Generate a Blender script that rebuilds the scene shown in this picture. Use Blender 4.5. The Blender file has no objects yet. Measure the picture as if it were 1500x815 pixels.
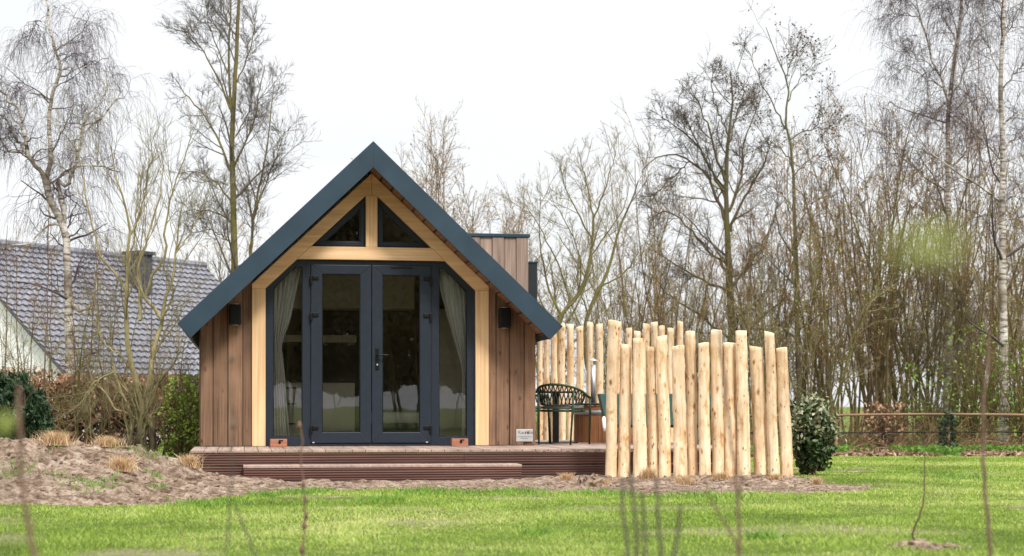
import bpy, bmesh, math, random
import numpy as np
from mathutils import Vector, noise as mn

R = math.radians
C = bpy.context.scene.collection
rng = np.random.default_rng(7)
random.seed(7)
F = 2500.0; CX = 750.0; HY = 595.0; EYE = 0.78

def P3(px, py, Y):
    """photo pixel at distance Y -> world point"""
    return ((px - CX) * Y / F, Y, EYE + (HY - py) * Y / F)

# ------------------------------------------------------------------ materials
MATS = {}
def newmat(name):
    m = bpy.data.materials.new(name); m.use_nodes = True
    nt = m.node_tree; b = nt.nodes['Principled BSDF']
    MATS[name] = m
    return m, nt, b
def N(nt, t, **kw):
    n = nt.nodes.new(t)
    for k, v in kw.items():
        if hasattr(n, k): setattr(n, k, v)
        else: n.inputs[k].default_value = v
    return n
def ramp(nt, stops, fac):
    r = nt.nodes.new('ShaderNodeValToRGB')
    e = r.color_ramp.elements
    while len(e) < len(stops): e.new(0.5)
    for i, (p, c) in enumerate(stops):
        e[i].position = p; e[i].color = (c[0], c[1], c[2], 1)
    nt.links.new(fac, r.inputs[0]); return r
def coords(nt, scale, kind='Object'):
    tc = nt.nodes.new('ShaderNodeTexCoord'); mp = nt.nodes.new('ShaderNodeMapping')
    mp.inputs['Scale'].default_value = scale
    nt.links.new(tc.outputs[kind], mp.inputs[0]); return mp.outputs[0]
def mixc(nt, a, b, fac, mode='MIX'):
    m = nt.nodes.new('ShaderNodeMix'); m.data_type = 'RGBA'; m.blend_type = mode
    for s, v in ((m.inputs[0], fac), (m.inputs[6], a), (m.inputs[7], b)):
        if hasattr(v, 'links') or hasattr(v, 'is_linked'): nt.links.new(v, s)
        elif isinstance(v, (int, float)): s.default_value = v
        else: s.default_value = (v[0], v[1], v[2], 1)
    return m.outputs[2]
def bump(nt, b, h, strength=0.3, dist=0.01):
    bp = nt.nodes.new('ShaderNodeBump'); bp.inputs['Strength'].default_value = strength
    bp.inputs['Distance'].default_value = dist
    nt.links.new(h, bp.inputs['Height']); nt.links.new(bp.outputs[0], b.inputs['Normal'])
def varnode(nt, lo, hi):
    a = nt.nodes.new('ShaderNodeAttribute'); a.attribute_name = 'var'
    mr = nt.nodes.new('ShaderNodeMapRange'); mr.inputs[3].default_value = lo; mr.inputs[4].default_value = hi
    nt.links.new(a.outputs['Fac'], mr.inputs[0]); return mr.outputs[0], a.outputs['Fac']

def wood(name, dark, mid, light, axis='z', rough=0.7, fine=60, long=1.5, var=0.35, knots=False, bstr=0.3, weather=None):
    m, nt, b = newmat(name)
    s = [fine, fine, fine]; s['xyz'.index(axis)] = long
    mp = coords(nt, s)
    va, vf = varnode(nt, 1 - var, 1 + var)
    sh = nt.nodes.new('ShaderNodeVectorMath'); sh.operation = 'MULTIPLY_ADD'
    cmb = nt.nodes.new('ShaderNodeCombineXYZ')
    for i in range(3): nt.links.new(vf, cmb.inputs[i])
    nt.links.new(cmb.outputs[0], sh.inputs[0]); sh.inputs[1].default_value = (91, 73, 57)
    nt.links.new(mp, sh.inputs[2])
    n1 = N(nt, 'ShaderNodeTexNoise', Scale=1.0, Detail=5.0, Roughness=0.65); nt.links.new(sh.outputs[0], n1.inputs['Vector'])
    rp = ramp(nt, [(0.3, dark), (0.5, mid), (0.72, light)], n1.outputs['Fac'])
    s2 = [7, 7, 7]; s2['xyz'.index(axis)] = 0.8
    n2 = N(nt, 'ShaderNodeTexNoise', Scale=1.0, Detail=3.0); nt.links.new(coords(nt, s2), n2.inputs['Vector'])
    r2 = ramp(nt, [(0.3, (.72, .72, .72)), (0.7, (1.2, 1.2, 1.2))], n2.outputs['Fac'])
    col = mixc(nt, rp.outputs[0], r2.outputs[0], 0.7, 'MULTIPLY')
    if weather:
        n4 = N(nt, 'ShaderNodeTexNoise', Scale=2.2, Detail=6.0); nt.links.new(coords(nt, (1, 1, 1)), n4.inputs['Vector'])
        r4 = ramp(nt, [(0.42, (0, 0, 0)), (0.68, (1, 1, 1))], n4.outputs['Fac'])
        ml = nt.nodes.new('ShaderNodeMath'); ml.operation = 'MULTIPLY'; ml.inputs[1].default_value = 0.6
        nt.links.new(r4.outputs[0], ml.inputs[0])
        col = mixc(nt, col, weather, ml.outputs[0])
    if knots:
        ks = [9, 9, 9]; ks['xyz'.index(axis)] = 4.2
        kv = nt.nodes.new('ShaderNodeVectorMath'); kv.operation = 'MULTIPLY_ADD'
        nt.links.new(cmb.outputs[0], kv.inputs[0]); kv.inputs[1].default_value = (13, 17, 29)
        nt.links.new(coords(nt, ks), kv.inputs[2])
        v = N(nt, 'ShaderNodeTexVoronoi', Scale=1.0); nt.links.new(kv.outputs[0], v.inputs['Vector'])
        nz = N(nt, 'ShaderNodeTexNoise', Scale=4.0, Detail=2.0); nt.links.new(kv.outputs[0], nz.inputs['Vector'])
        ad = nt.nodes.new('ShaderNodeMath'); ad.operation = 'MULTIPLY_ADD'; ad.inputs[1].default_value = 0.25
        nt.links.new(nz.outputs['Fac'], ad.inputs[0]); nt.links.new(v.outputs['Distance'], ad.inputs[2])
        rk = ramp(nt, [(0.15, (.22, .10, .04)), (0.22, (.62, .44, .27)), (0.31, (1, 1, 1))], ad.outputs[0])
        col = mixc(nt, col, rk.outputs[0], 0.9, 'MULTIPLY')
        if knots == 'many':
            v2 = N(nt, 'ShaderNodeTexVoronoi', Scale=2.3); nt.links.new(kv.outputs[0], v2.inputs['Vector'])
            a2 = nt.nodes.new('ShaderNodeMath'); a2.operation = 'MULTIPLY_ADD'; a2.inputs[1].default_value = 0.5
            nt.links.new(nz.outputs['Fac'], a2.inputs[0]); nt.links.new(v2.outputs['Distance'], a2.inputs[2])
            r3 = ramp(nt, [(0.29, (.22, .10, .05)), (0.34, (.62, .42, .26)), (0.41, (1, 1, 1))], a2.outputs[0])
            col = mixc(nt, col, r3.outputs[0], 0.85, 'MULTIPLY')
            n5 = N(nt, 'ShaderNodeTexNoise', Scale=1.0, Detail=7.0, Roughness=.75); nt.links.new(kv.outputs[0], n5.inputs['Vector'])
            r5 = ramp(nt, [(0.30, (.55, .36, .22)), (0.40, (.88, .76, .62)), (0.47, (1, 1, 1)), (.70, (1.12, 1.14, 1.18))], n5.outputs['Fac'])
            col = mixc(nt, col, r5.outputs[0], 1.0, 'MULTIPLY')
            cs_ = nt.nodes.new('ShaderNodeVectorMath'); cs_.operation = 'MULTIPLY_ADD'; nt.links.new(cmb.outputs[0], cs_.inputs[0]); cs_.inputs[1].default_value = (31, 7, 19)
            nt.links.new(coords(nt, (42, 42, 1.1)), cs_.inputs[2])
            n6 = N(nt, 'ShaderNodeTexNoise', Scale=1.0, Detail=3.0, Roughness=.6); nt.links.new(cs_.outputs[0], n6.inputs['Vector'])
            r6 = ramp(nt, [(0.27, (.42, .27, .17)), (0.315, (1, 1, 1))], n6.outputs['Fac'])
            col = mixc(nt, col, r6.outputs[0], .8, 'MULTIPLY')
            n7 = N(nt, 'ShaderNodeTexNoise', Scale=1.0, Detail=6.0, Roughness=.7)
            c7 = nt.nodes.new('ShaderNodeVectorMath'); c7.operation = 'MULTIPLY_ADD'; nt.links.new(cmb.outputs[0], c7.inputs[0]); c7.inputs[1].default_value = (5, 37, 11)
            nt.links.new(coords(nt, (4, 4, 1.6)), c7.inputs[2]); nt.links.new(c7.outputs[0], n7.inputs['Vector'])
            r7 = ramp(nt, [(0.35, (.80, .70, .60)), (0.52, (1, 1, 1)), (.7, (1.06, 1.08, 1.12))], n7.outputs['Fac'])
            col = mixc(nt, col, r7.outputs[0], 1.0, 'MULTIPLY')
    vm = nt.nodes.new('ShaderNodeVectorMath'); vm.operation = 'SCALE'
    nt.links.new(col, vm.inputs[0]); nt.links.new(va, vm.inputs['Scale'])
    nt.links.new(vm.outputs[0], b.inputs['Base Color'])
    b.inputs['Roughness'].default_value = rough
    bump(nt, b, n1.outputs['Fac'], bstr, 0.004)
    return m

def plain(name, col, rough=0.5, metal=0.0, noise_amt=0.12, nscale=8, bstr=0.0, spec=0.5):
    m, nt, b = newmat(name)
    n1 = N(nt, 'ShaderNodeTexNoise', Scale=float(nscale), Detail=5.0); nt.links.new(coords(nt, (1, 1, 1)), n1.inputs['Vector'])
    lo = [c * (1 - noise_amt) for c in col]; hi = [c * (1 + noise_amt) for c in col]
    rp = ramp(nt, [(0.3, lo), (0.7, hi)], n1.outputs['Fac'])
    nt.links.new(rp.outputs[0], b.inputs['Base Color'])
    rr = nt.nodes.new('ShaderNodeMapRange'); rr.inputs[3].default_value = rough * .85; rr.inputs[4].default_value = min(1, rough * 1.15)
    nt.links.new(n1.outputs['Fac'], rr.inputs[0]); nt.links.new(rr.outputs[0], b.inputs['Roughness'])
    b.inputs['Metallic'].default_value = metal
    b.inputs['Specular IOR Level'].default_value = spec
    if bstr: bump(nt, b, n1.outputs['Fac'], bstr, 0.01)
    return m

def bark(name, c1, c2, moss=None, scale=9):
    m, nt, b = newmat(name)
    n1 = N(nt, 'ShaderNodeTexNoise', Scale=1.0, Detail=6.0, Roughness=0.7); nt.links.new(coords(nt, (scale, scale, scale * .3)), n1.inputs['Vector'])
    rp = ramp(nt, [(0.32, c1), (0.68, c2)], n1.outputs['Fac']); col = rp.outputs[0]
    if moss:
        n2 = N(nt, 'ShaderNodeTexNoise', Scale=1.7, Detail=4.0); nt.links.new(coords(nt, (1, 1, .5)), n2.inputs['Vector'])
        r2 = ramp(nt, [(0.4, (0, 0, 0)), (0.6, (1, 1, 1))], n2.outputs['Fac'])
        col = mixc(nt, col, moss, r2.outputs[0])
    nt.links.new(col, b.inputs['Base Color']); b.inputs['Roughness'].default_value = 0.9
    b.inputs['Specular IOR Level'].default_value = 0.2
    bump(nt, b, n1.outputs['Fac'], 0.6, 0.02)
    return m

def leafmat(name, c1, c2, c3, rough=0.5, trans=0.0):
    m, nt, b = newmat(name)
    a = nt.nodes.new('ShaderNodeAttribute'); a.attribute_name = 'var'
    rp = ramp(nt, [(0.0, c1), (0.5, c2), (1.0, c3)], a.outputs['Fac'])
    nt.links.new(rp.outputs[0], b.inputs['Base Color']); b.inputs['Roughness'].default_value = rough
    b.inputs['Specular IOR Level'].default_value = 0.3
    if trans > 0:
        tr = nt.nodes.new('ShaderNodeBsdfTranslucent'); nt.links.new(rp.outputs[0], tr.inputs[0])
        mx = nt.nodes.new('ShaderNodeMixShader'); mx.inputs[0].default_value = trans
        out = nt.nodes['Material Output']
        nt.links.new(b.outputs[0], mx.inputs[1]); nt.links.new(tr.outputs[0], mx.inputs[2]); nt.links.new(mx.outputs[0], out.inputs[0])
    return m

M_clad = wood('thermo_wood_cladding', (.07, .034, .018), (.17, .092, .052), (.28, .17, .105), 'z', .75, 55, 1.2, .22, True, .5, (.29, .165, .095))
M_clad2 = wood('dormer_cladding', (.18, .115, .085), (.29, .20, .155), (.38, .28, .22), 'z', .75, 55, 1.2, .15, False, .4)
M_soff = wood('soffit_wood', (.12, .055, .025), (.23, .115, .055), (.32, .17, .09), 'y', .65, 55, 1.2, .2, False, .3)
M_oakz = wood('light_oak_post', (.58, .35, .17), (.73, .48, .255), (.80, .57, .345), 'z', .6, 40, .8, .06, False, .15)
M_oakx = wood('light_oak_beam', (.58, .35, .17), (.73, .48, .255), (.80, .57, .345), 'x', .6, 40, .8, .06, False, .15)
M_deck = wood('hardwood_deck_side', (.05, .020, .014), (.105, .045, .033), (.17, .085, .062), 'x', .6, 50, 1.0, .25, False, .3)
M_decktop = wood('weathered_deck_top', (.22, .145, .115), (.33, .235, .19), (.43, .33, .275), 'y', .7, 50, 1.0, .12, False, .3)
M_stake = wood('peeled_chestnut', (.56, .39, .22), (.81, .62, .41), (.90, .77, .56), 'z', .65, 22, 1.6, .10, 'many', .3)
M_end = wood('sawn_end_grain', (.5, .3, .16), (.66, .44, .26), (.76, .56, .36), 'z', .8, 30, 10, .1)
M_tubwood = wood('tub_staves', (.15, .055, .02), (.28, .12, .05), (.36, .18, .085), 'z', .5, 50, 1.2, .25, True, .3)
M_block = wood('block_wood', (.20, .07, .04), (.33, .13, .07), (.42, .19, .11), 'x', .6, 50, 1.2, .1)
M_rail = wood('rail_wood', (.14, .075, .04), (.25, .15, .085), (.36, .24, .15), 'x', .8, 30, 1.0, .2)
M_fascia = plain('slate_blue_metal', (.025, .046, .067), .42, 0.0, .14, 3, 0, .3)
M_frame = plain('anthracite_frame', (.017, .024, .036), .40, 0.0, .08, 20, 0, .3)
M_dark = plain('dark_grey_metal', (.016, .020, .026), .5, 0, .1, 8, 0, .3)
M_roof = plain('roof_sheet', (.03, .04, .055), .5, 0, .1)
M_black = plain('black_metal', (.004, .004, .005), .45, 0, .1, 8, 0, .25)
M_steel = plain('stainless_steel', (.55, .56, .60), .42, .75, .06)
M_silver = plain('silver_plate', (.46, .46, .46), .4, 0.3, .05)
M_ink = plain('black_lettering', (.01, .01, .01), .6)
M_ink2 = plain('grey_lettering', (.10, .10, .11), .6)
M_green = plain('dark_green_metal', (.022, .045, .022), .45, 0, .1, 8, 0, .3)
M_cord = plain('green_woven_cord', (.014, .020, .013), .8, 0, .25, 60)
M_cushion = plain('seat_cushion', (.10, .115, .095), .9, 0, .15, 50, .3)
M_teal = plain('teal_plastic', (.05, .115, .105), .5, 0, .06, 8, 0, .3)
M_curtain = plain('curtain_cloth', (.78, .77, .73), .9, 0, .08, 30)
M_inwall = plain('interior_panelling', (.24, .20, .15), .7, 0, .1)
M_cab = plain('cabinet_front', (.66, .60, .47), .5, 0, .05)
M_cabd = plain('dark_cabinet', (.03, .035, .04), .5, 0, .1)
M_white = plain('white_render', (.78, .78, .77), .85, 0, .06, 3, .2)
M_brickd = plain('dark_chimney_brick', (.05, .05, .062), .85, 0, .5, 14, .4)
M_winw = plain('white_window_paint', (.8, .8, .8), .5)

def glassmat():
    m, nt, b = newmat('window_glass')
    nt.nodes.remove(b)
    tr = nt.nodes.new('ShaderNodeBsdfTransparent'); tr.inputs[0].default_value = (.90, .90, .89, 1)
    gl = nt.nodes.new('ShaderNodeBsdfGlossy'); gl.inputs['Roughness'].default_value = 0.0
    gl.inputs[0].default_value = (.95, .97, 1, 1)
    n1 = N(nt, 'ShaderNodeTexNoise', Scale=2.0, Detail=2.0); nt.links.new(coords(nt, (1, 1, 1)), n1.inputs['Vector'])
    bp = nt.nodes.new('ShaderNodeBump'); bp.inputs['Strength'].default_value = .05; bp.inputs['Distance'].default_value = .01
    nt.links.new(n1.outputs['Fac'], bp.inputs['Height']); nt.links.new(bp.outputs[0], gl.inputs['Normal'])
    fr = nt.nodes.new('ShaderNodeFresnel'); fr.inputs[0].default_value = 1.62
    mx = nt.nodes.new('ShaderNodeMixShader')
    nt.links.new(fr.outputs[0], mx.inputs[0]); nt.links.new(tr.outputs[0], mx.inputs[1]); nt.links.new(gl.outputs[0], mx.inputs[2])
    nt.links.new(mx.outputs[0], nt.nodes['Material Output'].inputs[0])
    return m
M_glass = glassmat()

M_tile = plain('grey_roof_tiles', (.17, .17, .195), .55, 0, .40, 7, .15)
M_bark_olive = bark('olive_bark', (.065, .045, .022), (.20, .155, .075), (.155, .14, .045))
M_bark_grey = bark('grey_brown_bark', (.07, .05, .035), (.17, .13, .09), (.12, .11, .04))
M_bark_brown = bark('brown_bark', (.06, .038, .022), (.19, .13, .08))
M_twig_brown = bark('brown_twigs', (.13, .078, .035), (.30, .20, .105))
M_twig_grey = bark('grey_twigs', (.09, .075, .06), (.18, .15, .125))
M_twig_olive = bark('olive_twigs', (.16, .135, .07), (.30, .26, .14))
M_twig_purple = bark('purple_birch_twigs', (.065, .045, .05), (.13, .095, .10))
M_yellowbark = bark('yellow_green_bark', (.19, .15, .06), (.36, .31, .13), (.30, .30, .10))
def willowbark():
    m, nt, b = newmat('willow_bark')
    n1 = N(nt, 'ShaderNodeTexNoise', Scale=1.0, Detail=6.0, Roughness=.7); nt.links.new(coords(nt, (14, 14, 5)), n1.inputs['Vector'])
    y = ramp(nt, [(.35, (.17, .135, .06)), (.65, (.40, .34, .16))], n1.outputs['Fac'])
    d = ramp(nt, [(.35, (.04, .028, .018)), (.65, (.14, .10, .06))], n1.outputs['Fac'])
    tc = nt.nodes.new('ShaderNodeTexCoord'); sp = nt.nodes.new('ShaderNodeSeparateXYZ'); nt.links.new(tc.outputs['Object'], sp.inputs[0])
    ad = nt.nodes.new('ShaderNodeMath'); ad.operation = 'MULTIPLY_ADD'; ad.inputs[1].default_value = .6; nt.links.new(n1.outputs['Fac'], ad.inputs[0]); nt.links.new(sp.outputs['Z'], ad.inputs[2])
    r = ramp(nt, [(.75, (0, 0, 0)), (1.0, (1, 1, 1))], ad.outputs[0])
    nt.links.new(mixc(nt, d.outputs[0], y.outputs[0], r.outputs[0]), b.inputs['Base Color']); b.inputs['Roughness'].default_value = .9
    bump(nt, b, n1.outputs['Fac'], .7, .02); return m
M_willow = willowbark()
M_stem = bark('dead_stem', (.12, .07, .05), (.25, .16, .12), None, 40)
M_stemg = bark('grey_dead_stem', (.06, .05, .04), (.15, .13, .10), None, 40)
def birchbark():
    m, nt, b = newmat('birch_bark')
    n1 = N(nt, 'ShaderNodeTexNoise', Scale=1.0, Detail=5.0, Roughness=.7); nt.links.new(coords(nt, (5, 5, 22)), n1.inputs['Vector'])
    rp = ramp(nt, [(0.40, (.05, .04, .035)), (0.47, (.36, .31, .26)), (0.58, (.66, .61, .55))], n1.outputs['Fac'])
    n2 = N(nt, 'ShaderNodeTexNoise', Scale=1.3, Detail=3.0); nt.links.new(coords(nt, (1, 1, 1)), n2.inputs['Vector'])
    r2 = ramp(nt, [(0.48, (0, 0, 0)), (0.64, (1, 1, 1))], n2.outputs['Fac'])
    nt.links.new(mixc(nt, rp.outputs[0], (.16, .12, .08), r2.outputs[0]), b.inputs['Base Color'])
    b.inputs['Roughness'].default_value = .8; bump(nt, b, n1.outputs['Fac'], .5, .02)
    return m
M_birch = birchbark()

L_grass = leafmat('grass_blades', (.09, .16, .018), (.29, .43, .05), (.64, .64, .25), .5, .3)
L_weed = leafmat('weed_leaves', (.08, .18, .02), (.17, .32, .04), (.26, .40, .07), .5, .3)
L_straw = leafmat('straw', (.34, .20, .09), (.62, .43, .24), (.78, .62, .42), .7, .2)
L_beech = leafmat('beech_hedge_leaves', (.14, .065, .03), (.30, .16, .09), (.46, .29, .19), .7, .1)
L_belt = leafmat('tree_belt_leaves', (.04, .032, .018), (.11, .09, .05), (.22, .18, .11), .7)
L_yew = leafmat('yew_leaves', (.008, .022, .010), (.022, .05, .020), (.05, .09, .035), .5)
L_privet = leafmat('light_green_leaves', (.13, .20, .02), (.26, .38, .05), (.42, .48, .12), .5, .2)
L_laurel = leafmat('dark_glossy_leaves', (.012, .035, .010), (.035, .075, .022), (.11, .14, .06), .3)
L_varie = leafmat('variegated_leaves', (.08, .11, .04), (.19, .21, .11), (.38, .38, .26), .4)
L_spring = leafmat('spring_leaves', (.12, .22, .02), (.22, .36, .05), (.34, .46, .10), .5, .3)
L_ivy = leafmat('ivy_leaves', (.01, .03, .012), (.02, .05, .02), (.04, .08, .035), .4)
L_litter = leafmat('leaf_litter', (.10, .055, .03), (.24, .15, .09), (.42, .30, .20), .8)
L_buds = leafmat('tree_buds', (.20, .13, .05), (.30, .24, .07), (.40, .38, .10), .6)
L_bud = leafmat('young_bud_leaf', (.45, .52, .12), (.55, .62, .18), (.6, .66, .22), .5, .4)

def soilmat():
    m, nt, b = newmat('ground_soil_and_turf')
    a = nt.nodes.new('ShaderNodeAttribute'); a.attribute_name = 'soil'
    mp = coords(nt, (1, 1, 1))
    n1 = N(nt, 'ShaderNodeTexNoise', Scale=9.0, Detail=9.0, Roughness=.7); nt.links.new(mp, n1.inputs['Vector'])
    soil = ramp(nt, [(0.34, (.10, .062, .038)), (0.45, (.24, .165, .115)), (0.56, (.41, .315, .245)), (.72, (.54, .44, .36))], n1.outputs['Fac'])
    n2 = N(nt, 'ShaderNodeTexNoise', Scale=2.5, Detail=7.0, Roughness=.65); nt.links.new(mp, n2.inputs['Vector'])
    turf = ramp(nt, [(0.35, (.07, .10, .018)), (0.55, (.13, .17, .03)), (0.72, (.28, .25, .13))], n2.outputs['Fac'])
    b1 = nt.nodes.new('ShaderNodeAttribute'); b1.attribute_name = 'bare'
    straw = ramp(nt, [(0.35, (.22, .18, .10)), (0.7, (.44, .38, .26))], n1.outputs['Fac'])
    c = mixc(nt, turf.outputs[0], straw.outputs[0], b1.outputs['Fac'])
    n8 = N(nt, 'ShaderNodeTexNoise', Scale=1.6, Detail=8.0, Roughness=.75); nt.links.new(mp, n8.inputs['Vector'])
    damp = ramp(nt, [(0.36, (.42, .36, .32)), (0.50, (1, 1, 1)), (.66, (1.18, 1.16, 1.14))], n8.outputs['Fac'])
    sc_ = mixc(nt, soil.outputs[0], damp.outputs[0], 1.0, 'MULTIPLY')
    nt.links.new(mixc(nt, c, sc_, a.outputs['Fac']), b.inputs['Base Color'])
    b.inputs['Roughness'].default_value = .95; b.inputs['Specular IOR Level'].default_value = .15
    n3 = N(nt, 'ShaderNodeTexNoise', Scale=28.0, Detail=6.0, Roughness=.7); nt.links.new(mp, n3.inputs['Vector'])
    bump(nt, b, n3.outputs['Fac'], 1.0, .05)
    return m
M_ground = soilmat()
M_clod = bark('soil_clod', (.10, .065, .042), (.36, .27, .20), None, 7)

# ------------------------------------------------------------------ helpers
class MB:
    def __init__(s): s.v = []; s.f = []; s.a = []; s.mi = []
    def _add(s, vs, fs, var=None, mi=0):
        o = len(s.v); s.v += [tuple(map(float, p)) for p in vs]; s.f += [tuple(i + o for i in f) for f in fs]
        var = random.random() if var is None else var
        s.a += [var] * len(vs); s.mi += [mi] * len(fs); return s
    def box(s, x0, x1, y0, y1, z0, z1, var=None, mi=0):
        v = [(x, y, z) for z in (z0, z1) for y in (y0, y1) for x in (x0, x1)]
        f = [(0, 2, 3, 1), (4, 5, 7, 6), (0, 1, 5, 4), (2, 6, 7, 3), (0, 4, 6, 2), (1, 3, 7, 5)]
        return s._add(v, f, var, mi)
    def prism(s, poly, y0, y1, var=None, mi=0):      # poly in (x,z), extruded along y
        n = len(poly)
        ar = sum(poly[i][0] * poly[(i + 1) % n][1] - poly[(i + 1) % n][0] * poly[i][1] for i in range(n))
        if ar < 0: poly = poly[::-1]
        v = [(x, y0, z) for x, z in poly] + [(x, y1, z) for x, z in poly]
        f = [tuple(range(n)), tuple(range(2 * n - 1, n - 1, -1))]
        f += [((i + 1) % n, i, i + n, (i + 1) % n + n) for i in range(n)]
        return s._add(v, f, var, mi)
    def ring(s, outer, inner, y0, y1, var=None):     # frame between two same-length polygons in (x,z)
        n = len(outer)
        for i in range(n):
            j = (i + 1) % n
            s.prism([outer[i], outer[j], inner[j], inner[i]], y0, y1, var if var is not None else .5)
        return s
    def tube(s, pts, rad, sides=8, cap=True, var=None, twist=0, wob=0):
        pts = np.array(pts, float); n = len(pts); rad = np.broadcast_to(np.array(rad, float), (n,))
        t = np.gradient(pts, axis=0); t /= np.linalg.norm(t, axis=1)[:, None] + 1e-9
        up = np.array([0, 0, 1.]) if abs(t[0][2]) < .9 else np.array([0, 1., 0])
        a = np.cross(t[0], up); a /= np.linalg.norm(a); vs = []
        for i in range(n):
            a = a - t[i] * a.dot(t[i]); a /= np.linalg.norm(a); b = np.cross(t[i], a)
            for k in range(sides):
                th = 2 * math.pi * k / sides; r = rad[i] * (1 + wob * (random.random() - .5))
                vs.append(pts[i] + r * (math.cos(th) * a + math.sin(th) * b))
        fs = [(i * sides + k, i * sides + (k + 1) % sides, (i + 1) * sides + (k + 1) % sides, (i + 1) * sides + k) for i in range(n - 1) for k in range(sides)]
        if cap: fs += [tuple(range(sides - 1, -1, -1)), tuple((n - 1) * sides + k for k in range(sides))]
        return s._add(vs, fs, var)
    def lathe(s, prof, c=(0, 0), sides=24, var=None):     # prof [(r,z)]
        n = len(prof); vs = [(c[0] + r * math.cos(2 * math.pi * k / sides), c[1] + r * math.sin(2 * math.pi * k / sides), z) for r, z in prof for k in range(sides)]
        fs = [(i * sides + k, i * sides + (k + 1) % sides, (i + 1) * sides + (k + 1) % sides, (i + 1) * sides + k) for i in range(n - 1) for k in range(sides)]
        return s._add(vs, fs, var)
    def build(s, name, mat, parent=None, smooth=False, bevel=0):
        me = bpy.data.meshes.new(name); me.from_pydata(s.v, [], s.f)
        at = me.attributes.new('var', 'FLOAT', 'POINT'); at.data.foreach_set('value', s.a)
        for m in (mat if isinstance(mat, (list, tuple)) else [mat]): me.materials.append(m)
        me.polygons.foreach_set('material_index', s.mi)
        if smooth: me.polygons.foreach_set('use_smooth', [True] * len(s.f))
        me.update()
        o = bpy.data.objects.new(name, me); C.objects.link(o)
        if parent: o.parent = parent
        if bevel:
            bv = o.modifiers.new('bevel', 'BEVEL'); bv.width = bevel; bv.segments = 2; bv.limit_method = 'ANGLE'
        return o

def tag(o, label=None, cat=None, group=None, kind=None):
    if label: o['label'] = label
    if cat: o['category'] = cat
    if group: o['group'] = group
    if kind: o['kind'] = kind
    return o
def empty(name, loc, rz, label, cat, group=None):
    o = bpy.data.objects.new(name, None); C.objects.link(o); o.empty_display_size = .2
    o.location = loc; o.rotation_euler = (0, 0, rz); return tag(o, label, cat, group)
def copy_tree(o, parent=None):
    c = o.copy(); C.objects.link(c); c.parent = parent
    for ch in o.children: copy_tree(ch, c)
    return c

def mesh_np(name, verts, faces_list, mat, parent=None, var=None, smooth=False):
    """faces_list: list of int arrays (n,k)"""
    me = bpy.data.meshes.new(name)
    verts = np.asarray(verts, np.float32)
    me.vertices.add(len(verts)); me.vertices.foreach_set('co', verts.ravel())
    loops = np.concatenate([f.ravel() for f in faces_list]).astype(np.int32)
    tot = np.concatenate([np.full(len(f), f.shape[1]) for f in faces_list]).astype(np.int32)
    st = np.concatenate([[0], np.cumsum(tot)[:-1]]).astype(np.int32)
    me.loops.add(len(loops)); me.loops.foreach_set('vertex_index', loops)
    me.polygons.add(len(tot)); me.polygons.foreach_set('loop_start', st)
    if smooth: me.polygons.foreach_set('use_smooth', np.ones(len(tot), bool))
    if var is not None:
        at = me.attributes.new('var', 'FLOAT', 'POINT'); at.data.foreach_set('value', np.asarray(var, np.float32))
    me.materials.append(mat); me.update(calc_edges=True); me.validate()
    o = bpy.data.objects.new(name, me); C.objects.link(o)
    if parent: o.parent = parent
    return o

class Tubes:
    def __init__(s): s.V = []; s.Fc = []; s.n = 0
    def add(s, P, Rd, sides=3):          # P (M,n,3), Rd (M,n)
        M, n, _ = P.shape
        if M == 0: return
        T = np.gradient(P, axis=1); T /= np.linalg.norm(T, axis=2, keepdims=True) + 1e-9
        ref = np.tile(np.array([0.31, 0.95, 0.05]), (M, 1)); ref = np.repeat(ref[:, None], n, 1)
        A = np.cross(T, ref); A /= np.linalg.norm(A, axis=2, keepdims=True) + 1e-9
        B = np.cross(T, A)
        th = np.arange(sides) * 2 * np.pi / sides
        V = P[:, :, None] + Rd[:, :, None, None] * (np.cos(th)[None, None, :, None] * A[:, :, None] + np.sin(th)[None, None, :, None] * B[:, :, None])
        s.V.append(V.reshape(-1, 3))
        m, i, k = np.meshgrid(np.arange(M), np.arange(n - 1), np.arange(sides), indexing='ij')
        b = s.n + m * n * sides; k2 = (k + 1) % sides
        f = np.stack([b + i * sides + k, b + i * sides + k2, b + (i + 1) * sides + k2, b + (i + 1) * sides + k], -1).reshape(-1, 4)
        s.Fc.append(f); s.n += M * n * sides
    def build(s, name, mat, parent=None, off=(0, 0, 0)):
        V = np.concatenate(s.V) - np.array(off)
        return mesh_np(name, V, [np.concatenate(s.Fc)], mat, parent, smooth=True)

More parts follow.
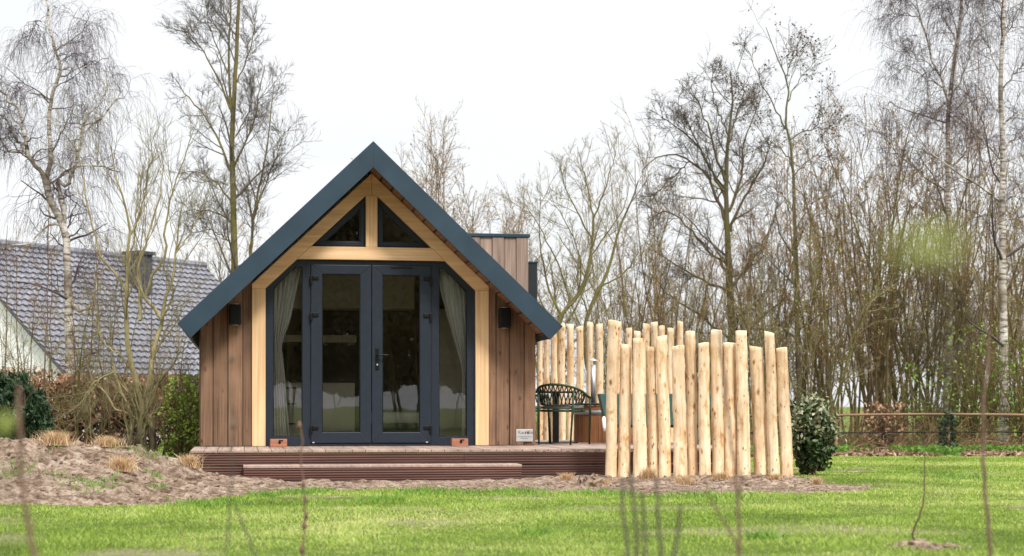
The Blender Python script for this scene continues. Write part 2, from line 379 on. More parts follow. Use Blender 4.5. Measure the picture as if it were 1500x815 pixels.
def unit(v): return v / (np.linalg.norm(v, axis=-1, keepdims=True) + 1e-9)
def spawn(P, Rd, L, k, t0, t1, ang, ratio, rr, npts, gnarl, trop, minr=.002, taper=.35, decay=.5):
    M, n, _ = P.shape
    if M == 0: return np.zeros((0, npts, 3)), np.zeros((0, npts)), np.zeros(0)
    t = rng.uniform(t0, t1, (M, k)); x = t * (n - 1); i = np.clip(x.astype(int), 0, n - 2); f = (x - i)[..., None]
    m = np.arange(M)[:, None]
    p0 = P[m, i]; p1 = P[m, i + 1]; pos = p0 * (1 - f) + p1 * f; tan = unit(p1 - p0)
    r0 = Rd[m, i] * (1 - f[..., 0]) + Rd[m, i + 1] * f[..., 0]
    rv = rng.normal(size=(M, k, 3)); perp = unit(rv - (rv * tan).sum(-1, keepdims=True) * tan)
    a = R(ang) * rng.uniform(.6, 1.35, (M, k, 1))
    d = tan * np.cos(a) + perp * np.sin(a)
    Lc = L[:, None] * ratio * (1 - decay * t) * rng.uniform(.6, 1.25, (M, k))
    d = d.reshape(-1, 3); Lc = Lc.ravel(); pos = pos.reshape(-1, 3); r = np.maximum(r0.ravel() * rr * rng.uniform(.75, 1.1, M * k), minr)
    out = [pos]; st = (Lc / (npts - 1))[:, None]
    for j in range(npts - 1):
        d = unit(d + rng.normal(size=d.shape) * gnarl + np.array([0, 0, trop])); pos = pos + d * st; out.append(pos)
    Rr = r[:, None] * np.linspace(1, taper, npts)[None]
    return np.stack(out, 1), np.maximum(Rr, minr * .6), Lc
def resample(pts, rads, n):
    pts = np.array(pts, float); s = np.concatenate([[0], np.cumsum(np.linalg.norm(np.diff(pts, axis=0), axis=1))])
    # smooth the control polyline (Catmull-Rom like by cubic hermite)
    u = np.linspace(0, s[-1], n); tg = np.gradient(pts, s, axis=0)
    i = np.clip(np.searchsorted(s, u, side='right') - 1, 0, len(s) - 2)
    h = (s[i + 1] - s[i])[:, None]; q = ((u - s[i]) / (s[i + 1] - s[i]))[:, None]
    o = (2 * q**3 - 3 * q**2 + 1) * pts[i] + (q**3 - 2 * q**2 + q) * h * tg[i] + (-2 * q**3 + 3 * q**2) * pts[i + 1] + (q**3 - q**2) * h * tg[i + 1]
    return o, np.interp(u, np.linspace(0, s[-1], len(rads)), rads), s[-1]

def leaves(centers, size, elong=1.8, up=0.0, jit=.3, var=None):
    """leaf-shaped quads (two triangles bent along the midrib)"""
    c = np.asarray(centers); n = len(c)
    d = unit(rng.normal(size=(n, 3)) + np.array([0, 0, up])); rv = rng.normal(size=(n, 3)); w = unit(np.cross(d, rv))
    nn = np.cross(d, w)
    s = np.broadcast_to(size, (n,)) * rng.uniform(1 - jit, 1 + jit, n); s = s[:, None]
    v = np.stack([c - d * s * .5 * elong, c + w * s * .5 + nn * s * .12, c + d * s * .5 * elong, c - w * s * .5 + nn * s * .12], 1).reshape(-1, 3)
    f = np.arange(n * 4).reshape(n, 4)
    vv = np.repeat(rng.uniform(0, 1, n) if var is None else var, 4)
    return v, f, vv
def blades(base, h, w, lean=.35, var=None):
    n = len(base); az = rng.uniform(0, 2 * np.pi, n); side = np.stack([np.cos(az), np.sin(az), np.zeros(n)], 1)
    ld = rng.normal(size=(n, 3)) * lean; ld[:, 2] = 0
    h = (np.broadcast_to(h, (n,)) * rng.uniform(.5, 1.3, n))[:, None]; w = np.broadcast_to(w, (n,))[:, None]
    up = np.array([0, 0, 1.])
    mid = base + up * h * .55 + ld * h * .4; tip = base + up * h * .95 + ld * h * 1.15
    v = np.stack([base - side * w * .5, base + side * w * .5, mid + side * w * .4, mid - side * w * .4, tip], 1).reshape(-1, 3)
    b = np.arange(n)[:, None] * 5
    q = b + np.array([[0, 1, 2, 3]]); t = b + np.array([[3, 2, 4]])
    vv = np.repeat(rng.uniform(0, 1, n) if var is None else var, 5)
    return v, [q, t], vv
def merge_leaf(parts):
    V = []; Fs = []; A = []; o = 0
    for v, f, a in parts:
        V.append(v); A.append(a); Fs += [(x + o) for x in (f if isinstance(f, list) else [f])]; o += len(v)
    d = {}
    for f in Fs: d.setdefault(f.shape[1], []).append(f)
    return np.concatenate(V), [np.concatenate(x) for x in d.values()], np.concatenate(A)

# ------------------------------------------------------------------ terrain
def sstep(a, b, x):
    t = np.clip((np.asarray(x, float) - a) / (b - a), 0, 1); return t * t * (3 - 2 * t)
front = [(-400, 745), (-100, 745), (120, 744), (230, 742), (300, 735), (400, 722), (600, 718), (800, 719), (880, 723), (1050, 725), (1200, 722), (1290, 718)]
fX = []; fY = []
for px, py in front:
    Y = EYE * F / (py - HY); fX.append((px - CX) * Y / F); fY.append(Y)
fX = np.array(fX); fY = np.array(fY)
def npn(X, Y, s, z=0.0):
    X = np.asarray(X, float); sh = X.shape
    return np.array([mn.noise(Vector((a * s, b * s, z))) for a, b in zip(X.ravel(), np.asarray(Y, float).ravel())]).reshape(sh)
def crest(X):
    return np.interp(X, [-7, -4.9, -4.2, -3.6, -3.35, -3.05, -2.6, -2.2], [.41, .43, .41, .33, .23, .12, .045, .0])
def soil_mask(X, Y, n):
    e = n * .45
    yf = np.interp(X, fX, fY)
    m = sstep(-.12, .12, Y - yf + e)
    m *= 1 - sstep(-.12, .12, X - (3.42 - .27 * np.clip(Y - 15.85, 0, 9) * .55) + e * 1.2)
    back = np.interp(X, [-7, -3.6, -3.3, 2.2, 2.6, 3.5], [17.6, 17.4, 24, 24, 20.6, 17.2])
    m *= 1 - sstep(-.15, .15, Y - back + e)
    # thin bare streak to the right of the evergreen shrub
    s = np.exp(-((Y - 20.4) / .28) ** 2) * sstep(3.0, 3.3, X) * (1 - sstep(4.1, 4.7, X))
    return np.maximum(m, np.clip(s * 1.6 + n * .4, 0, 1) * (s > .2))
def bare_mask(X, Y, n2, n3):
    b = sstep(.22, .5, n2) * .65
    for px, py, rx, ry, a in ((760, 729, 70, 3, 1), (20, 767, 60, 2.5, .7), (360, 777, 30, 3, .55), (610, 746, 40, 3, .9), (500, 728, 60, 2, .8), (1120, 722, 90, 3, .8), (480, 745, 50, 3, .6), (1010, 745, 50, 2, .4), (1240, 735, 90, 2, .7), (1370, 724, 40, 2, .6)):
        Yc = EYE * F / (py - HY); Xc = (px - CX) * Yc / F
        b = np.maximum(b, a * np.exp(-((X - Xc) / (rx * Yc / F)) ** 2 - ((Y - Yc) / (ry * Yc * Yc / (EYE * F))) ** 2) * (1.0 + n3))
    return np.clip(b, 0, 1)
def base_z(X, Y):
    c = crest(X)
    up = sstep(12.7, 16.1, Y + .0 * X) ** .85
    z = c * up * (1 - sstep(16.6, 18.8, Y) * .95)
    z = z + .05 * np.exp(-((X - 2.0) / 1.4) ** 2 - ((Y - 18.2) / 1.3) ** 2)
    # soil heap at the foot of the planted sapling
    z = z + .045 * np.exp(-((X - 2.27) / .10) ** 2 - ((Y - 9.45) / .14) ** 2)
    return z
def fieldz(X, Y):
    X = np.asarray(X, float); Y = np.asarray(Y, float)
    n = npn(X, Y, 1.9); m = soil_mask(X, Y, n)
    z = base_z(X, Y) + .012 * npn(X, Y, .9, 3)
    return z, m
xs = np.concatenate([-np.geomspace(9, 700, 26)[::-1], np.arange(-7.5, -1.5, .03), np.arange(-1.5, 6.0, .06), np.arange(6, 12, .3), np.geomspace(12, 700, 26)])
ys = np.concatenate([-np.geomspace(2, 700, 20)[::-1], np.arange(-1, 8, 1.0), np.arange(8, 12.5, .09), np.arange(12.5, 19, .032), np.arange(19, 24, .12), np.arange(24, 46, .8), np.geomspace(46, 1500, 30)])
GX, GY = np.meshgrid(xs, ys, indexing='xy')
near = (GY > 7.5) & (GY < 30) & (GX > -9) & (GX < 13)
gz = np.zeros_like(GX); gm = np.zeros_like(GX); gb = np.zeros_like(GX)
Xn, Yn = GX[near], GY[near]
n19 = npn(Xn, Yn, 1.9); mm = soil_mask(Xn, Yn, n19)
heap = np.exp(-((Xn - 2.27) / .12) ** 2 - ((Yn - 9.45) / .22) ** 2)
mm = np.maximum(mm, sstep(.3, .5, heap))
zz = base_z(Xn, Yn) + .012 * npn(Xn, Yn, .9, 3)
cl = npn(Xn, Yn, 3.2, 1) * .045 - np.abs(npn(Xn, Yn, 5.5, 2)) * .075 + npn(Xn, Yn, 10, 12) * .045 + npn(Xn, Yn, 18, 5) * .028
big = npn(Xn, Yn, 1.7, 8) * .09
strip = .4 + .6 * np.clip(base_z(Xn, Yn) * 5, 0, 1); cl = cl * strip
zz = zz + mm * (cl * sstep(-.1, .35, npn(Xn, Yn, 1.2, 9) + .25) + cl * .45 + big * np.clip(base_z(Xn, Yn) * 4, .15, 1))
gz[near] = zz; gm[near] = mm
gb[near] = bare_mask(Xn, Yn, npn(Xn, Yn, .8, 4), npn(Xn, Yn, 6, 4))
ny, nx = GX.shape
idx = np.arange(nx * ny).reshape(ny, nx)
quads = np.stack([idx[:-1, :-1], idx[:-1, 1:], idx[1:, 1:], idx[1:, :-1]], -1).reshape(-1, 4)
g = mesh_np('ground', np.stack([GX, GY, gz], -1).reshape(-1, 3), [quads], M_ground, smooth=True)
a = g.data.attributes.new('soil', 'FLOAT', 'POINT'); a.data.foreach_set('value', gm.ravel().astype(np.float32))
a = g.data.attributes.new('bare', 'FLOAT', 'POINT'); a.data.foreach_set('value', gb.ravel().astype(np.float32))
tag(g, kind='structure')
iy8 = ys; ix8 = xs
def gh(x, y):
    """ground height by bilinear lookup"""
    x = np.atleast_1d(np.asarray(x, float)); y = np.atleast_1d(np.asarray(y, float))
    i = np.clip(np.searchsorted(xs, x) - 1, 0, nx - 2); j = np.clip(np.searchsorted(ys, y) - 1, 0, ny - 2)
    fx = (x - xs[i]) / (xs[i + 1] - xs[i]); fy = (y - ys[j]) / (ys[j + 1] - ys[j])
    def s(A): return (A[j, i] * (1 - fx) + A[j, i + 1] * fx) * (1 - fy) + (A[j + 1, i] * (1 - fx) + A[j + 1, i + 1] * fx) * fy
    return s(gz), s(gm), s(gb)

# lawn blades
def lawn():
    n = 1500000
    Y = rng.uniform(7.6, 31, n); X = rng.uniform(-1, 1, n) * (Y * .335 + .4)
    dens = np.interp(Y, [8, 12, 18, 30], [1.0, .75, .42, .2]) * (Y / 31)
    z, m, b = gh(X, Y)
    n1 = npn(X[:1], Y[:1], 1)
    keep = rng.uniform(0, .66, n) < dens * (1 - np.clip(m * 1.8, 0, 1)) * (1 - .80 * np.clip(b * 1.1, 0, 1))
    X, Y, z = X[keep], Y[keep], z[keep]
    # patchy tone and height
    gx = np.arange(-11, 11, .12); gy = np.arange(7, 32, .2); A, B = np.meshgrid(gx, gy)
    n1 = npn(A, B, .55, 6) + .6 * npn(A, B, 1.9, 7); n2 = npn(A, B, 1.3, 12) + npn(A, B, 3.5, 15) * .6
    i = np.clip(((X + 11) / .12).astype(int), 0, len(gx) - 1); j = np.clip(((Y - 7) / .2).astype(int), 0, len(gy) - 1)
    t1 = n1[j, i]; t2 = n2[j, i]
    var = np.clip(.50 + .42 * t1 + .12 * t2 + rng.normal(size=len(X)) * .18, 0, 1)
    h = .021 * (1 + .75 * np.clip(t2, -.8, 1.2))
    w = np.interp(Y, [8, 14, 25], [.0034, .0055, .010])
    v, f, a = blades(np.stack([X, Y, z - .003], 1), h, w, .5, var)
    return mesh_np('lawn_grass', v, f, L_grass, var=a)
tag(lawn(), 'short bright green lawn grass covering the open ground', 'grass', kind='stuff')

# longer edge tufts and weeds (stuff)
pt = []
for px, py, s, k in ((30, 765, .3, 0), (20, 684, .35, 300), (28, 697, .3, 300), (80, 662, .2, 60), (85, 698, .2, 120), (133, 714, .45, 500), (160, 711, .25, 250), (227, 699, .22, 260), (225, 716, .15, 100), (240, 715, .1, 80), (170, 655, .2, 160), (265, 727, .5, 0), (385, 728, .3, 300), (450, 722, .6, 500), (300, 740, .7, 400), (620, 722, .9, 500), (750, 722, .7, 450), (880, 725, .6, 400), (1060, 729, 1.2, 600), (560, 735, .5, 300), (260, 672, .6, 900), (215, 668, .5, 700), (300, 676, .3, 300), (1210, 690, .5, 300), (1390, 700, 1.2, 600), (1120, 790, .2, 200), (790, 785, .3, 200)):
    if not k: continue
    k = int(k * (.26 if px < 300 else .8)); s = s * .7
    # find ground hit along the pixel ray
    for Y in np.arange(8, 30, .05):
        x, _, z = P3(px, py, Y)
        if gh(x, Y)[0][0] > z: break
    if Y > 29: Y = 20; x = (px - CX) * Y / F
    X = x + rng.normal(size=k) * s * .35; YY = Y + rng.normal(size=k) * s * .5
    zc = gh(X, YY)[0]
    pt.append(blades(np.stack([X, YY, zc - .004], 1), .055, .008, .6, np.clip(.45 + rng.normal(size=k) * .25, 0, 1)))
v, f, a = merge_leaf(pt)
tag(mesh_np('weeds', v, f, L_weed, var=a), 'small bright green weeds and grass tufts on the soil and its edges', 'weeds', kind='stuff')

# clods on the bare soil
def clods():
    n = 26000; X = rng.uniform(-6.8, 3.6, n); Y = rng.uniform(12.8, 18.0, n)
    z, m, b = gh(X, Y)
    X[:500] = 2.27 + rng.normal(size=500) * .085; Y[:500] = 9.43 + rng.normal(size=500) * .1; z, m, b = gh(X, Y); m[:500] = 1
    front_ok = (m > .6) & ~((Y > 17.2) & (X > -3.2) & (X < 1.0))
    X, Y, z = X[front_ok], Y[front_ok], z[front_ok]; n = len(X)
    ico = bmesh.new(); bmesh.ops.create_icosphere(ico, subdivisions=1, radius=1)
    bv = np.array([v.co[:] for v in ico.verts]); bf = np.array([[v.index for v in f.verts] for f in ico.faces]); ico.free()
    s = rng.gamma(1.0, .0042, n) + .0025; s = np.clip(s, .002, .034); s[rng.uniform(size=n) < .012] *= 2.4
    sc = s[:, None, None] * np.stack([rng.uniform(.8, 1.6, n), rng.uniform(.8, 1.5, n), rng.uniform(.5, 1.1, n)], 1)[:, None]
    V = bv[None] * sc * (1 + rng.normal(size=(n, len(bv), 1)) * .30) + np.stack([X, Y, z + s * .2], 1)[:, None]
    Fc = (bf[None] + (np.arange(n) * len(bv))[:, None, None]).reshape(-1, 3)
    return mesh_np('soil_clods', V.reshape(-1, 3), [Fc], M_clod, var=np.repeat(rng.uniform(0, 1, n), len(bv)))
tag(clods(), 'loose crumbly clods scattered over the bare sandy soil', 'soil clods', kind='stuff')

# ------------------------------------------------------------------ cabin
TH = R(9.0); cT, sT = math.cos(TH), math.sin(TH); OX, OY = -1.672, 20.0; DZ = .312
def W2(u, v, z=0): return (OX + u * cT - v * sT, OY + u * sT + v * cT, z)
def uz(px, py, v=0.0):
    """pixel -> (u,z) on the cabin plane at local depth v"""
    k = (px - CX) / F
    # (OX+u c - v s) = k (OY + u s + v c)
    u = (k * (OY + v * cT) - OX + v * sT) / (cT - k * sT)
    Y = OY + u * sT + v * cT
    return (u, EYE + (HY - py) * Y / F)
cab = empty('cabin', (OX, OY, 0), TH, 'small gabled timber cabin with slate blue roof edge and light oak frame', 'cabin')
HW = 1.965; RS = .954                 # half width, roof slope
ZS = 3.535; ZF = 3.49; ZT = 3.79      # soffit apex, fascia lower apex, fascia top apex
L = 6.0
# front cladding
def clad(u0, u1, zt, side):
    m = MB()
    return m
wall = MB()
def zs(u): return ZS - RS * abs(u) + .02
def boards(edges):
    for i in range(len(edges) - 1):
        a, b = edges[i] + .005, edges[i + 1] - .005; d = -.018 if i % 2 else -.042
        wall.prism([(a, DZ + .004), (b, DZ + .004), (b, zs(b)), (a, zs(a))], d, 0)
e = [uz(p, 600)[0] for p in (293.5, 312, 334, 355.5, 371)]; boards(e)
e = [uz(p, 600)[0] for p in (713, 726, 746, 767, 784.5)]; boards(e)
front_wall = wall
for s in (-1, 1):                    # backing wall behind the boards, and the side walls
    a, b = (-HW + .01, -1.42) if s < 0 else (1.42, HW - .01)
    front_wall.prism([(a, DZ), (b, DZ), (b, zs(b)), (a, zs(a))], .0005, .13, .2)
    x0, x1 = (s * HW, s * (HW - .13)) if s < 0 else (s * (HW - .13), s * HW)
    zt_ = ZS - RS * HW
    front_wall.box(x0, x1, .131, .6, DZ, zt_, .5); front_wall.box(x0, x1, 3.0, L, DZ, zt_, .5)
    front_wall.box(x0, x1, .601, 2.999, DZ, .60, .5); front_wall.box(x0, x1, .601, 2.999, 1.58, zt_, .5)
    sw = MB(); xm = (x0 + x1) / 2
    for a_, b_, c_, d_ in ((.603, .66, .603, 1.577), (2.94, 2.997, .603, 1.577), (.661, 2.939, .603, .66), (.661, 2.939, 1.52, 1.577), (1.77, 1.83, .661, 1.519)): sw.box(xm - .03, xm + .03, a_, b_, c_, d_, .5)
    swo = sw.build('added_side_window', M_frame, cab)  # window added in each unseen side wall to let light into the room
    MB().box(xm - .003, xm + .003, .655, 2.945, .655, 1.525).build('glass_pane', M_glass, swo)
front_wall.prism([(-HW + .14, DZ), (HW - .14, DZ), (HW - .14, zs(HW) - .02), (0, ZS - .02), (-HW + .14, zs(HW) - .02)], L - .13, L, .5)
front_wall.build('wall', M_clad, cab, bevel=.003)
MB().box(-HW + .14, HW - .14, .131, L - .14, DZ - .05, DZ + .01).build('floor', M_inwall, cab)
# roof: fascia (front bargeboard), slab, soffit
def rake(zt, u): return zt - RS * abs(u)
ue = 2.19; nx_, nz_ = .15, .157
fa = MB()
for s in (-1, 1):
    fa.prism([(0, ZT), (s * ue, rake(ZT, ue)), (s * (ue - nx_), rake(ZT, ue) - nz_), (0, ZF)], -.625, -.60, .5)
fa.build('fascia', M_fascia, cab, bevel=.002)
rf = MB()
for s in (-1, 1):
    rf.prism([(0, ZT - .012), (s * (ue - .008), rake(ZT, ue) - .004), (s * (ue - nx_), rake(ZT, ue) - nz_ + .01), (s * (ue - nx_ - .05), rake(ZS + .03, ue - nx_ - .05)), (0, ZS + .03)], -.599, L + .3, .5)
rf.build('roof', M_roof, cab)
so = MB()
sl = math.hypot(1, RS); k = 0.0; bw = .125
while k < ue - .18:
    a, b = k + .009, min(k + bw - .009, ue - .17)
    for s in (-1, 1):
        so.prism([(s * a, rake(ZS, a)), (s * b, rake(ZS, b)), (s * b, rake(ZS, b) + .018), (s * a, rake(ZS, a) + .018)], -.597, .12)
    k += bw
so.build('soffit', M_soff, cab)
cl_ = MB()
for s in (-1, 1): cl_.prism([(s * .001, ZS - .03), (s * (HW - .15), ZS - .03 - RS * (HW - .15)), (s * (HW - .15), ZS - .012 - RS * (HW - .15)), (s * .001, ZS - .012)], .14, L - .14)
cl_.build('ceiling', M_cab, cab)
# timber frame
y0, y1 = -.055, .10
lo, li = uz(369, 600)[0], uz(388.5, 600)[0]; ro, ri = uz(715, 600)[0], uz(695.5, 600)[0]
xo = 1.38; xi = 1.225; uc = (lo + ro) / 2
xo = (ro - lo) / 2; xi = (ri - li) / 2
zo = lambda u: 3.50 - .945 * abs(u - uc)
drop = .196
zi = lambda u: 3.50 - drop - .945 * abs(u - uc)
ZB0, ZB1 = 2.488, 2.638           # crossbeam
for s in (-1, 1):
    A = uc + s * xo; B = uc + s * xi
    MB().prism([(A, DZ + .003), (B, DZ + .003), (B, zi(B) - .002), (A, zi(B) - .002 - (0 if True else 0))], y0, y1, .4 + .2 * s).build('oak_post', M_oakz, cab, bevel=.004)
for s in (-1, 1):
    A = uc + s * xo; B = uc + s * xi; T = uc + s * .068
    MB().prism([(A, zi(B)), (A, zo(A)), (uc + s * .001, zo(uc)), (uc + s * .001, zi(T) + .0005), (T, zi(T)), (B, zi(B))], y0 - .002, y1, .45 + .15 * s).build('oak_rafter', M_oakx, cab, bevel=.004)
ub = (3.50 - drop - ZB0) / .945; ut = (3.50 - drop - ZB1) / .945
MB().prism([(uc - ub + .003, ZB0), (uc + ub - .003, ZB0), (uc + ut - .003, ZB1), (uc - ut + .003, ZB1)], y0 + .003, y1, .6).build('crossbeam', M_oakx, cab, bevel=.004)
MB().box(uc - .068, uc + .068, y0 + .001, y1, ZB1 + .001, zi(uc + .068) - .003, .8).build('king_post', M_oakz, cab, bevel=.004)

# gable windows
def pane(poly, y, parent):
    return MB().prism(poly, y, y + .006, .5).build('glass_pane', M_glass, parent)
gy = .01
for s in (-1, 1):
    a = uc + s * .071; b_ = uc + s * (ut - .004)
    top = zi(a) - .004
    out = [(a, ZB1 + .003), (b_ + s * -.003, ZB1 + .003), (a, top)]
    cx = sum(p[0] for p in out) / 3; cz = sum(p[1] for p in out) / 3
    # incentre based inset
    A_, B_, C_ = map(np.array, out); la, lb, lc = np.linalg.norm(B_ - C_), np.linalg.norm(A_ - C_), np.linalg.norm(A_ - B_)
    I = (la * A_ + lb * B_ + lc * C_) / (la + lb + lc); rin = abs(np.cross(B_ - A_, C_ - A_)) / (la + lb + lc)
    inn = [tuple(I + (np.array(p) - I) * (1 - .068 / rin)) for p in out]
    mid = [tuple(I + (np.array(p) - I) * (1 - .012 / rin)) for p in out]
    w = MB().ring([tuple(p) for p in out], inn, gy, gy + .06).ring(mid, [tuple(I + (np.array(p) - I) * (1 - .055 / rin)) for p in out], gy - .012, gy - .001).build('gable_window', M_frame, cab, bevel=.003)
    pane([tuple(I + (np.array(p) - I) * (1 - .064 / rin)) for p in out], gy + .03, w)

# door set with side lights
jf = 0.0
def uzz(px, py): return uz(px, py, jf)
OL = (uc - xi + .002); OR = (uc + xi - .002); ztop = ZB0 - .003
cutz = zi(OR) - .004; cu = (ZB0 - cutz) / .945
outer = [(OL, DZ + .004), (OR, DZ + .004), (OR, cutz), (OR - cu, ztop), (OL + cu, ztop), (OL, cutz)]
dl = uz(455, 600)[0]; dr = uz(631.5, 600)[0]; dm = uz(544.2, 600)[0]
dz0, dz1 = DZ + .035, uz(500, 388.5)[1]
lgl, lgr = uz(400, 600)[0], uz(443, 600)[0]; rgl, rgr = uz(643, 600)[0], uz(684, 600)[0]
gz0 = uz(420, 640)[1]
lg = [(lgl, gz0), (lgr, gz0), (lgr, uz(443, 391.5)[1]), (uz(432, 391.5)), (lgl, uz(400, 423)[1])]
rg = [(rgr, uz(684, 640)[1]), (rgl, uz(684, 640)[1]), (rgl, uz(643, 393.5)[1]), (uz(650, 393.5)), (rgr, uz(684, 427)[1])]
fr = MB()
jy0, jy1 = .0, .075
# left block
fr.ring([(OL, DZ + .004), (dl, DZ + .004), (dl, ztop), (OL + cu, ztop), (OL, cutz)], lg, jy0, jy1)
fr.ring([(OR, DZ + .004), (dr, DZ + .004), (dr, ztop), (OR - cu, ztop), (OR, cutz)], rg, jy0, jy1)
fr.box(dl + .0005, dr - .0005, jy0, jy1, dz1 + .003, ztop, .5)
fr.box(dl + .0005, dr - .0005, jy0, jy1 + .02, DZ + .004, dz0 - .004, .5)
jo = fr.build('door_surround', M_frame, cab, bevel=.002)
def bead(poly, w, y0, y1):
    c = np.mean(np.array(poly), axis=0); q = []
    for p in poly:
        d = np.array(p) - c; q.append(tuple(np.array(p) - np.sign(d) * w))
    return MB().ring(poly, q, y0, y1)
for poly in (lg, rg):
    bead([(p[0], p[1]) for p in poly], .009, .012, .03).build('glazing_bead', M_black, jo)
    pane(poly, .034, jo)
def leaf(a, b, gx0, gx1, gt, gb, hinge_left):
    d = MB(); y0 = -.022
    d.ring([(a, dz0), (b, dz0), (b, dz1), (a, dz1)], [(gx0, gb), (gx1, gb), (gx1, gt), (gx0, gt)], y0, .05)
    o = d.build('door', M_frame, cab, bevel=.005)
    bead([(gx0, gb), (gx1, gb), (gx1, gt), (gx0, gt)], .010, y0 + .01, y0 + .03).build('glazing_bead', M_black, o)
    pane([(gx0, gb), (gx1, gb), (gx1, gt), (gx0, gt)], .012, o)
    hx = a if hinge_left else b; s = 1 if hinge_left else -1
    for py in (409.5, 463.5, 629):
        z = uz(457, py)[1]
        h = MB(); h.box(min(hx - s * .012, hx + s * .018), max(hx - s * .012, hx + s * .018), y0 - .026, y0 - .001, z - .058, z + .045, .5)
        h.box(min(hx + s * .0185, hx + s * .088), max(hx + s * .0185, hx + s * .088), y0 - .020, y0 - .001, z - .002, z + .040, .5)
        h.build('hinge', M_black, o, bevel=.005)
    return o
d1 = leaf(dl + .003, dm - .004, uz(471.5, 600)[0], uz(527.5, 600)[0], uz(500, 402)[1], uz(500, 633.5)[1], True)
d2 = leaf(dm + .004, dr - .003, uz(560, 600)[0], uz(615, 600)[0], uz(588, 403.5)[1], uz(588, 633.5)[1], False)
hx, hz = uz(552.3, 526)
h = MB(); h.box(hx - .020, hx + .020, -.034, -.023, hz - .125, hz + .125, .5)
h.tube([(hx, -.034, hz + .045), (hx, -.075, hz + .045), (hx + .02, -.082, hz + .045), (hx + .125, -.082, hz + .043)], .0095, 8)
ho = h.build('door_handle', M_black, d2, bevel=.002)
MB().tube([(hx, -.036, hz - .068), (hx, -.045, hz - .068)], .011, 12).build('lock_cylinder', M_steel, d2)
vx0, vz = uz(572, 392.5); vx1, _ = uz(604, 392.5)
MB().box(vx0, vx1, -.030, -.023, vz - .008, vz + .008).build('trickle_vent', M_black, d2, bevel=.002)
for px in (459, 625):
    u_, _ = uz(px, 600); MB().box(u_ - .012, u_ + .012, -.035, -.0225, DZ + .036, DZ + .05).build('hinge_cap', M_silver, d1 if px < 500 else d2)
# door sill
MB().box(OL, OR, -.03, -.001, DZ + .003, DZ + .022).build('door_sill', M_dark, cab)

# wall lamps
for px, py in ((344.5, 461.5), (738, 466.5)):
    u_, z_ = uz(px, py, -.05)
    q = MB(); q.box(u_ - .070, u_ + .070, -.17, -.062, z_ - .118, z_ + .118, .5)
    o = q.build('wall_lamp', M_black, cab, smooth=False, bevel=.016)
    w = MB(); w.box(u_ - .05, u_ + .05, -.061, -.041, z_ - .09, z_ + .09); w.build('lamp_bracket', M_black, o)
    for s in (-1, 1):
        MB().tube([(u_, -.115, z_ + s * .1185), (u_, -.115, z_ + s * .122)], .042, 16).build('lamp_lens', M_steel, o)
# name plate
(pu0, pz0), (pu1, pz1) = uz(756, 647, -.04), uz(780.5, 629, -.04)
pl = MB().box(pu0, pu1, -.048, -.0415, pz0, pz1).build('name_plate', M_silver, cab, bevel=.002)
def text(s, x, z, size, y, mat, parent, name='lettering', off=0.0, align='LEFT'):
    cu_ = bpy.data.curves.new('t', 'FONT'); cu_.body = s; cu_.size = size; cu_.extrude = .0006; cu_.offset = off; cu_.align_x = align
    t = bpy.data.objects.new('t', cu_); C.objects.link(t)
    bpy.context.view_layer.update()
    me = bpy.data.meshes.new_from_object(t.evaluated_get(bpy.context.evaluated_depsgraph_get()))
    w = t.dimensions.x
    bpy.data.objects.remove(t); me.materials.clear(); me.materials.append(mat)
    o = bpy.data.objects.new(name, me); C.objects.link(o); o.parent = parent; o.location = (x, y, z); o.rotation_euler = (R(90), 0, 0)
    return w
pw = pu1 - pu0; ph = pz1 - pz0; sz = .056
x = pu0 + pw * .12; zb = pz0 + ph * .62
x += text('Kac', x, zb, sz, -.049, M_ink2, pl) + .003
x += text('ré', x, zb, sz, -.049, M_ink, pl, off=.0012) + .003
text('be', x, zb, sz, -.049, M_ink2, pl)
q = MB()
for row, (a0, a1, zz_) in enumerate(((.06, .94, .37), (.28, .70, .24))):
    t_ = a0
    while t_ < a1 - .02:
        w_ = random.uniform(.02, .06); q.box(pu0 + pw * t_, pu0 + pw * min(a1, t_ + w_), -.0495, -.0485, pz0 + ph * zz_, pz0 + ph * zz_ + .006); t_ += w_ + .015
q.build('small_print', M_ink2, pl)

# dormer
dv = 1.9
ua, za = uz(690, 342.5, dv); ub2, _ = uz(773.5, 343, dv)
dm_ = MB(); ed = [ub2 - .158 * i for i in range(6)][::-1]
for i in range(5):
    dm_.box(ed[i] + .003, ed[i + 1] - .003, dv - (.0 if i % 2 else .015), dv + .05, 2.0, za - .04)
for i in range(12):
    dm_.box(ub2 - .02, ub2 + (.0 if i % 2 else .012), dv + .055 + i * .16, dv + .05 + (i + 1) * .16, 1.75, za - .04)
dm_.box(ub2 - .9, ub2 - .03, dv + .052, dv + 1.95, 2.0, za - .05)
do = dm_.build('dormer', M_clad2, cab, bevel=.003)
MB().box(ub2 - 1.0, ub2 + .022, dv - .03, dv + 2.0, za - .038, za + .005).build('dormer_cap', M_fascia, do, bevel=.004)
bu, bz = uz(787, 383.5, dv + .7)
bb = MB().box(ub2 + .014, bu, dv + .7, dv + 1.5, 1.6, bz - .02).build('bay_box', M_dark, do, bevel=.004)
MB().box(ub2 + .015, bu + .012, dv + .69, dv + 1.51, bz - .019, bz).build('bay_cap', M_fascia, do)

